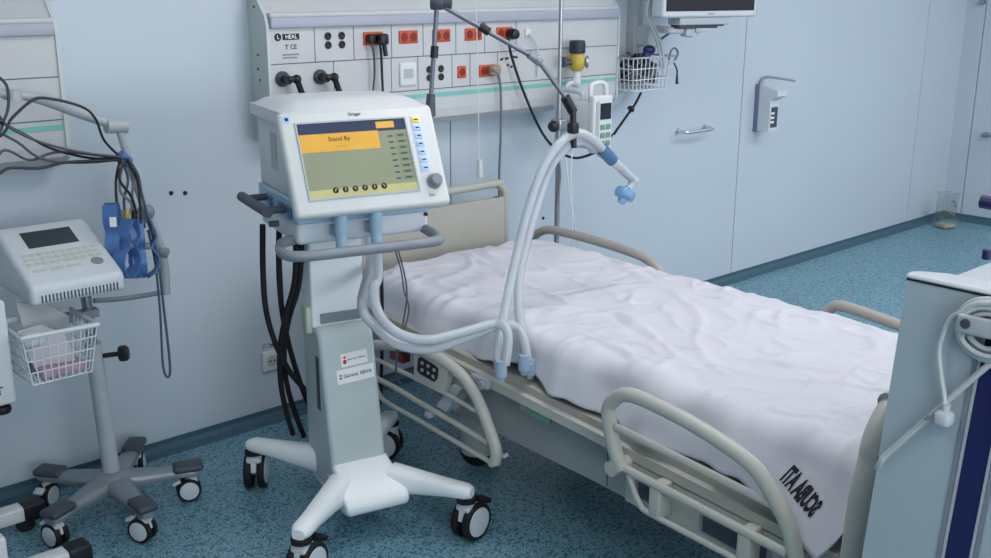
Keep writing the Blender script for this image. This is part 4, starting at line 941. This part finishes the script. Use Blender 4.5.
for i, (pts, l) in enumerate(zip(HG, HL)): tag(MB().tube([aY(x, y, YAm-.05-.004*i) for x, y in pts], .0042, 6).build('ecg_lead', (m_black, m_dark, m_wallcable)[i % 3] if i != 4 else mat('blue_grey_lead', (72, 88, 112), .5)), l, 'cable', 'hanging ECG leads')
def clamp(px, py, rz, tilt, label, Y):
    c = aY(px, py, Y); t = thing('electrode_clamp', label, 'electrode clamp', tuple(c), 0, 'blue limb electrode clamps')
    Mx = Matrix.Translation(c) @ Matrix.Rotation(rz, 4, 'Z') @ Matrix.Rotation(tilt, 4, 'Y')
    for sg in (-1, 1):
        k = MB(Mx); P = [(sg*.008, 0, .085), (sg*.026, 0, .035), (sg*.014, 0, 0), (sg*.036, 0, -.035), (sg*.03, 0, -.075), (sg*.004, 0, -.10)]
        P = catmull(P, 5); w = .022
        vs = []
        for p in P: vs += [p+Vector((0, -w, 0)), p+Vector((0, w, 0)), p+Vector((sg*.006, w, 0)), p+Vector((sg*.006, -w, 0))]
        nn = len(P); k.add(vs, [[i*4+q, i*4+(q+1) % 4, i*4+4+(q+1) % 4, i*4+4+q] for i in range(nn-1) for q in range(4)]+[[0, 1, 2, 3], [(nn-1)*4+q for q in range(4)]])
        k.build('jaw', m_blue, t, True, 50)
    MB(Mx).cyl((-.012, 0, .0), (.012, 0, 0), .011).build('spring', m_grey, t)
    MB(Mx).ball((-.008, 0, -.06), .013).build('electrode', m_lblue, t)
    return t
c_ = clamp(114, 230, .9, -.1, 'blue electrode clamp with white tag, leftmost of the hanging clamps', 3.19)
q = aY(113, 222, 3.145); MB().box(q, (.02, .004, .03), (0, 0, -.6)).build('tag', m_label, c_)
clamp(128, 246, .5, .25, 'blue electrode clamp, second from left of the hanging clamps', 3.16)
clamp(137, 248, 1.3, -.15, 'blue electrode clamp, third from left of the hanging clamps', 3.20)
clamp(146, 246, -.3, .1, 'blue electrode clamp nearest the arm joint, rightmost of the hanging clamps', 3.19)
k = MB()
for x, c in ((121, 0), (127, 1), (133, 2), (141, 3)): k.cyl(aY(x, 214, 3.20), aY(x+.6, 226, 3.20), .008, mi=c)
# coloured plugs on hanging leads
for x, m_, l in ((121, m_wallcable, 'grey lead plug above the leftmost blue clamp'), (127, m_yellow, 'yellow lead plug above the blue clamps'), (134, m_black, 'black lead plug above the blue clamps'), (142, m_red if False else m_dark, 'charcoal lead plug above the rightmost blue clamp')):
    tag(MB().cyl(aY(x, 210, 3.205), aY(x+.8, 228, 3.20), .009).build('lead_plug', m_), l, 'lead plug', 'lead plugs above the clamps')
# ---------------------------------------------------------------- device at the left edge
D = thing('device_stand', 'white device on a tubular wheeled stand cut off by the left picture edge', 'medical device', (.72, 3.15, 0))
MB().rspan((.42, 3.06, .535), (.928, 3.26, .845), .012).build('housing', m_white2, D)
k = MB(); k.text('NT', (.868, 3.0585, .582), (1, 0, 0), (0, 0, 1), .035); k.build('lettering', m_ink, D, True, 0)
MB().lathe([(.01, 0), (.026, .004), (.028, .012), (.024, .024)], (.888, 3.085, .533), (0, 0, -1), 10).build('knob', m_black, D)
MB().rspan((.68, 3.10, .05), (.76, 3.2, .55), .01).build('column', m_white2, D)
MB().rspan((.62, 2.92, .04), (.70, 3.36, .09), .01).build('cross_bar', m_white2, D)
for y in (3.325, 2.955):
    lg = MB().rspan((.66, y-.03, .042), (1.0, y+.03, .09), .008).build('leg', m_white, D)
    MB().rspan((.975, y-.034, .036), (1.045, y+.034, .095), .008).build('end_cap', m_black, lg)
    MB().lathe([(.025, -.02), (.03, -.016), (.03, .016), (.025, .02)], (.985, y, .0302), (.3, 1, 0)).build('caster', m_blk2, lg)
q = aY(8, 520, 2.95)
MB().rspan((.76, 2.93, .0005), (.812, 2.985, .20), .008).build('side_post', m_white, D)
MB().span((.70, 2.94, .16), (.80, 3.12, .19)).build('post_bridge', m_white2, D)
# ---------------------------------------------------------------- equipment cart at the right edge
K = thing('equipment_cart', 'tall blue-grey equipment cart with navy stripes at the right edge', 'equipment cart', (2.25, .55, 0))
KX = 1.88
def shear(Y, z): return Y+(1.19-z)*.05
pan = [(KX, shear(.912, .14), .14), (KX, .912, 1.165), (KX, .905, 1.18), (KX, .20, 1.18), (KX, .20, .14)]
o = MB().prism(pan, (.05, 0, 0)).build('side_panel', m_cart, K)
cap = MB(); cap.prism([(KX-.004, .918, 1.182), (KX-.004, .918, 1.190), (KX+.01, .90, 1.20), (KX+.075, .86, 1.20), (KX+.075, .2, 1.20), (KX-.004, .2, 1.20), (KX-.004, .2, 1.182)], (0, 0, 0)) if False else None
cap.prism([(KX-.003, .914, 1.181), (KX-.003, .2, 1.181), (KX+.06, .2, 1.181), (KX+.06, .86, 1.181), (KX+.035, .905, 1.181), (KX+.02, .916, 1.181)], (0, 0, .010)); o = cap.build('panel_cap', m_carttop, K)
bv = o.modifiers.new('b', 'BEVEL'); bv.width = .006; bv.segments = 3
MB().span((KX-.002, .2, 1.1782), (KX+.01, .912, 1.1815)).build('cap_seal', m_blk2, K)
MB().rspan((KX+.05, .18, .14), (2.6, .84, 1.165), .012).build('body', m_cart, K)
MB().rspan((KX+.04, .17, 1.165), (2.62, .85, 1.19), .008).build('top', m_carttop, K)
MB().prism([(KX+.02, .905, .15), (KX+.02, .968, .15), (KX+.02, .942, .80), (KX+.02, .905, .83)], (.04, 0, 0)).build('rear_bumper', m_navy, K)
def stripe(y0, y1, zt, name, m, th): MB().prism([(KX-th, shear(y0, .14), .14), (KX-th, shear(y0, zt), zt), (KX-th, shear(y1, zt), zt), (KX-th, shear(y1, .14), .14)], (th, 0, 0)).build(name, m, K)
stripe(.764, .7555, 1.10, 'trim_line', m_grey, .003); stripe(.7545, .749, 1.10, 'trim_line', m_lgrey, .004)
stripe(.7485, .704, 1.12, 'stripe', m_navy, .002); stripe(.7035, .698, 1.10, 'trim_line', m_lgrey, .004); stripe(.697, .688, 1.10, 'trim_line', m_grey, .003)
stripe(.60, .40, 1.12, 'stripe', m_navy, .002)
for x in (1.95, 2.52):
    for y in (.27, .8): caster(K, x-2.25, y-.55, .4, .05, .04, m_grey, m_lgrey, .14, False)
hb_ = MB(); hb_.rbox((KX-.034, .742, 1.131), (.012, .105, .036), .006, 3, (-.02, 0, 0)); hb_.cyl((KX, .743, 1.128), (KX-.03, .743, 1.128), .01); br = hb_.build('cable_bracket', m_lgrey, K)
MB().lathe([(.009, 0), (.009, .003), (.005, .004)], (KX-.040, .776, 1.133), (-1, 0, 0), 14).build('bolt', m_dark, br)
MB().tube([(KX+.08, .826, 1.33), (KX+.08, .6, 1.325), (KX+.08, .3, 1.325)], .0125, 12, 3).build('push_handle', m_navy, K)
for y in (.34, .56): MB().cyl((KX+.08, y, 1.32), (KX+.08, y, 1.188), .01).build('handle_post', m_navy, K)
q = aZ(986, 258, 1.19); MB().cyl((q.x, q.y, 1.188), (q.x, q.y, 1.207), .0085).build('stud', m_navy, K)
# cord coil
CO = thing('power_cord', 'pale mains cord coiled on the bracket of the equipment cart', 'power cord', (KX-.02, .70, 1.1))
cc = MB(); rr = random.Random(5); P = []
for lp in range(7):
    R1 = .060-.0042*lp; R2 = .057-.0042*lp
    for k_ in range(12):
        a_ = 2*PI*k_/12; P.append((KX-.012-.0045*(lp % 4), .743+R1*math.cos(a_)*1.02+rr.uniform(-.001, .001), 1.122+R2*math.sin(a_)))
cc.tube(P, .0048, 7, 3); cc.build('coil', m_wcable, CO)
dn = MB().tube([(KX-.03, .735, 1.178), (KX-.028, .77, 1.168), (KX-.024, .79, 1.148)]+[aX(x, y, KX-.02) for x, y in ((951, 318), (943, 335), (939, 352), (941, 375), (944, 395), (945, 407))], .0048, 7, 5).build('cord_end', m_wcable, CO)
q = aX(944, 418, KX-.024)
MB().rbox(q, (.03, .032, .03), .009).cyl(q+Vector((0, 0, .012)), q+Vector((0, -.002, .028)), .0075).build('plug', m_wcable, CO)
MB().cyl(q+Vector((0, .014, -.004)), q+Vector((0, .032, -.008)), .0022).cyl(q+Vector((-.01, .014, -.004)), q+Vector((-.01, .032, -.008)), .0022).build('plug_pin', m_grey, CO)
st_ = [aX(x, y, KX-.012) for x, y in ((1010, 348), (985, 368), (945, 403), (905, 438), (886, 455), (882, 460))]
tag(MB().tube(st_+[(KX+.0, .928, .79), (KX+.03, .945, .77)], .0058, 8, 5).build('mains_cable', m_wcable), 'pale cable stretched diagonally across the side of the equipment cart', 'cable')
# cables behind the ventilator at the bed head
tag(MB().tube([aY(381, 262, 2.95), aY(382, 300, 2.95), aY(382, 350, 2.95), aY(380, 400, 2.97), aY(377, 430, 3.0)], .0065).build('power_cord', m_black), 'black cord hanging between the ventilator column and the bed', 'power cord')
tag(MB().tube([aY(397, 246, 3.0), aY(403, 268, 2.9), aY(407, 292, 2.75), aY(404, 318, 2.6), aY(399, 345, 2.55), aY(396, 370, 2.6), aY(401, 385, 2.62)], .0032, 6).build('sensor_cable', m_dark), 'thin dark cable looping over the mattress corner, right one', 'cable', 'thin cables at the mattress corner')
tag(MB().tube([aY(394, 246, 3.0), aY(401, 270, 2.9), aY(404, 290, 2.75), aY(409, 310, 2.6), aY(402, 336, 2.55), aY(395, 355, 2.6)], .0032, 6).build('sensor_cable', m_dark), 'thin dark cable looping over the mattress corner, left one', 'cable', 'thin cables at the mattress corner')
# ---------------------------------------------------------------- world and view
w = bpy.data.worlds.new('world'); bpy.context.scene.world = w; w.use_nodes = True
w.node_tree.nodes['Background'].inputs[0].default_value = (.75, .86, 1, 1); w.node_tree.nodes['Background'].inputs[1].default_value = .3
vs_ = bpy.context.scene.view_settings; vs_.view_transform = 'Standard'; vs_.look = 'None'; vs_.exposure = -.74; vs_.gamma = 1; vs_.use_curve_mapping = False
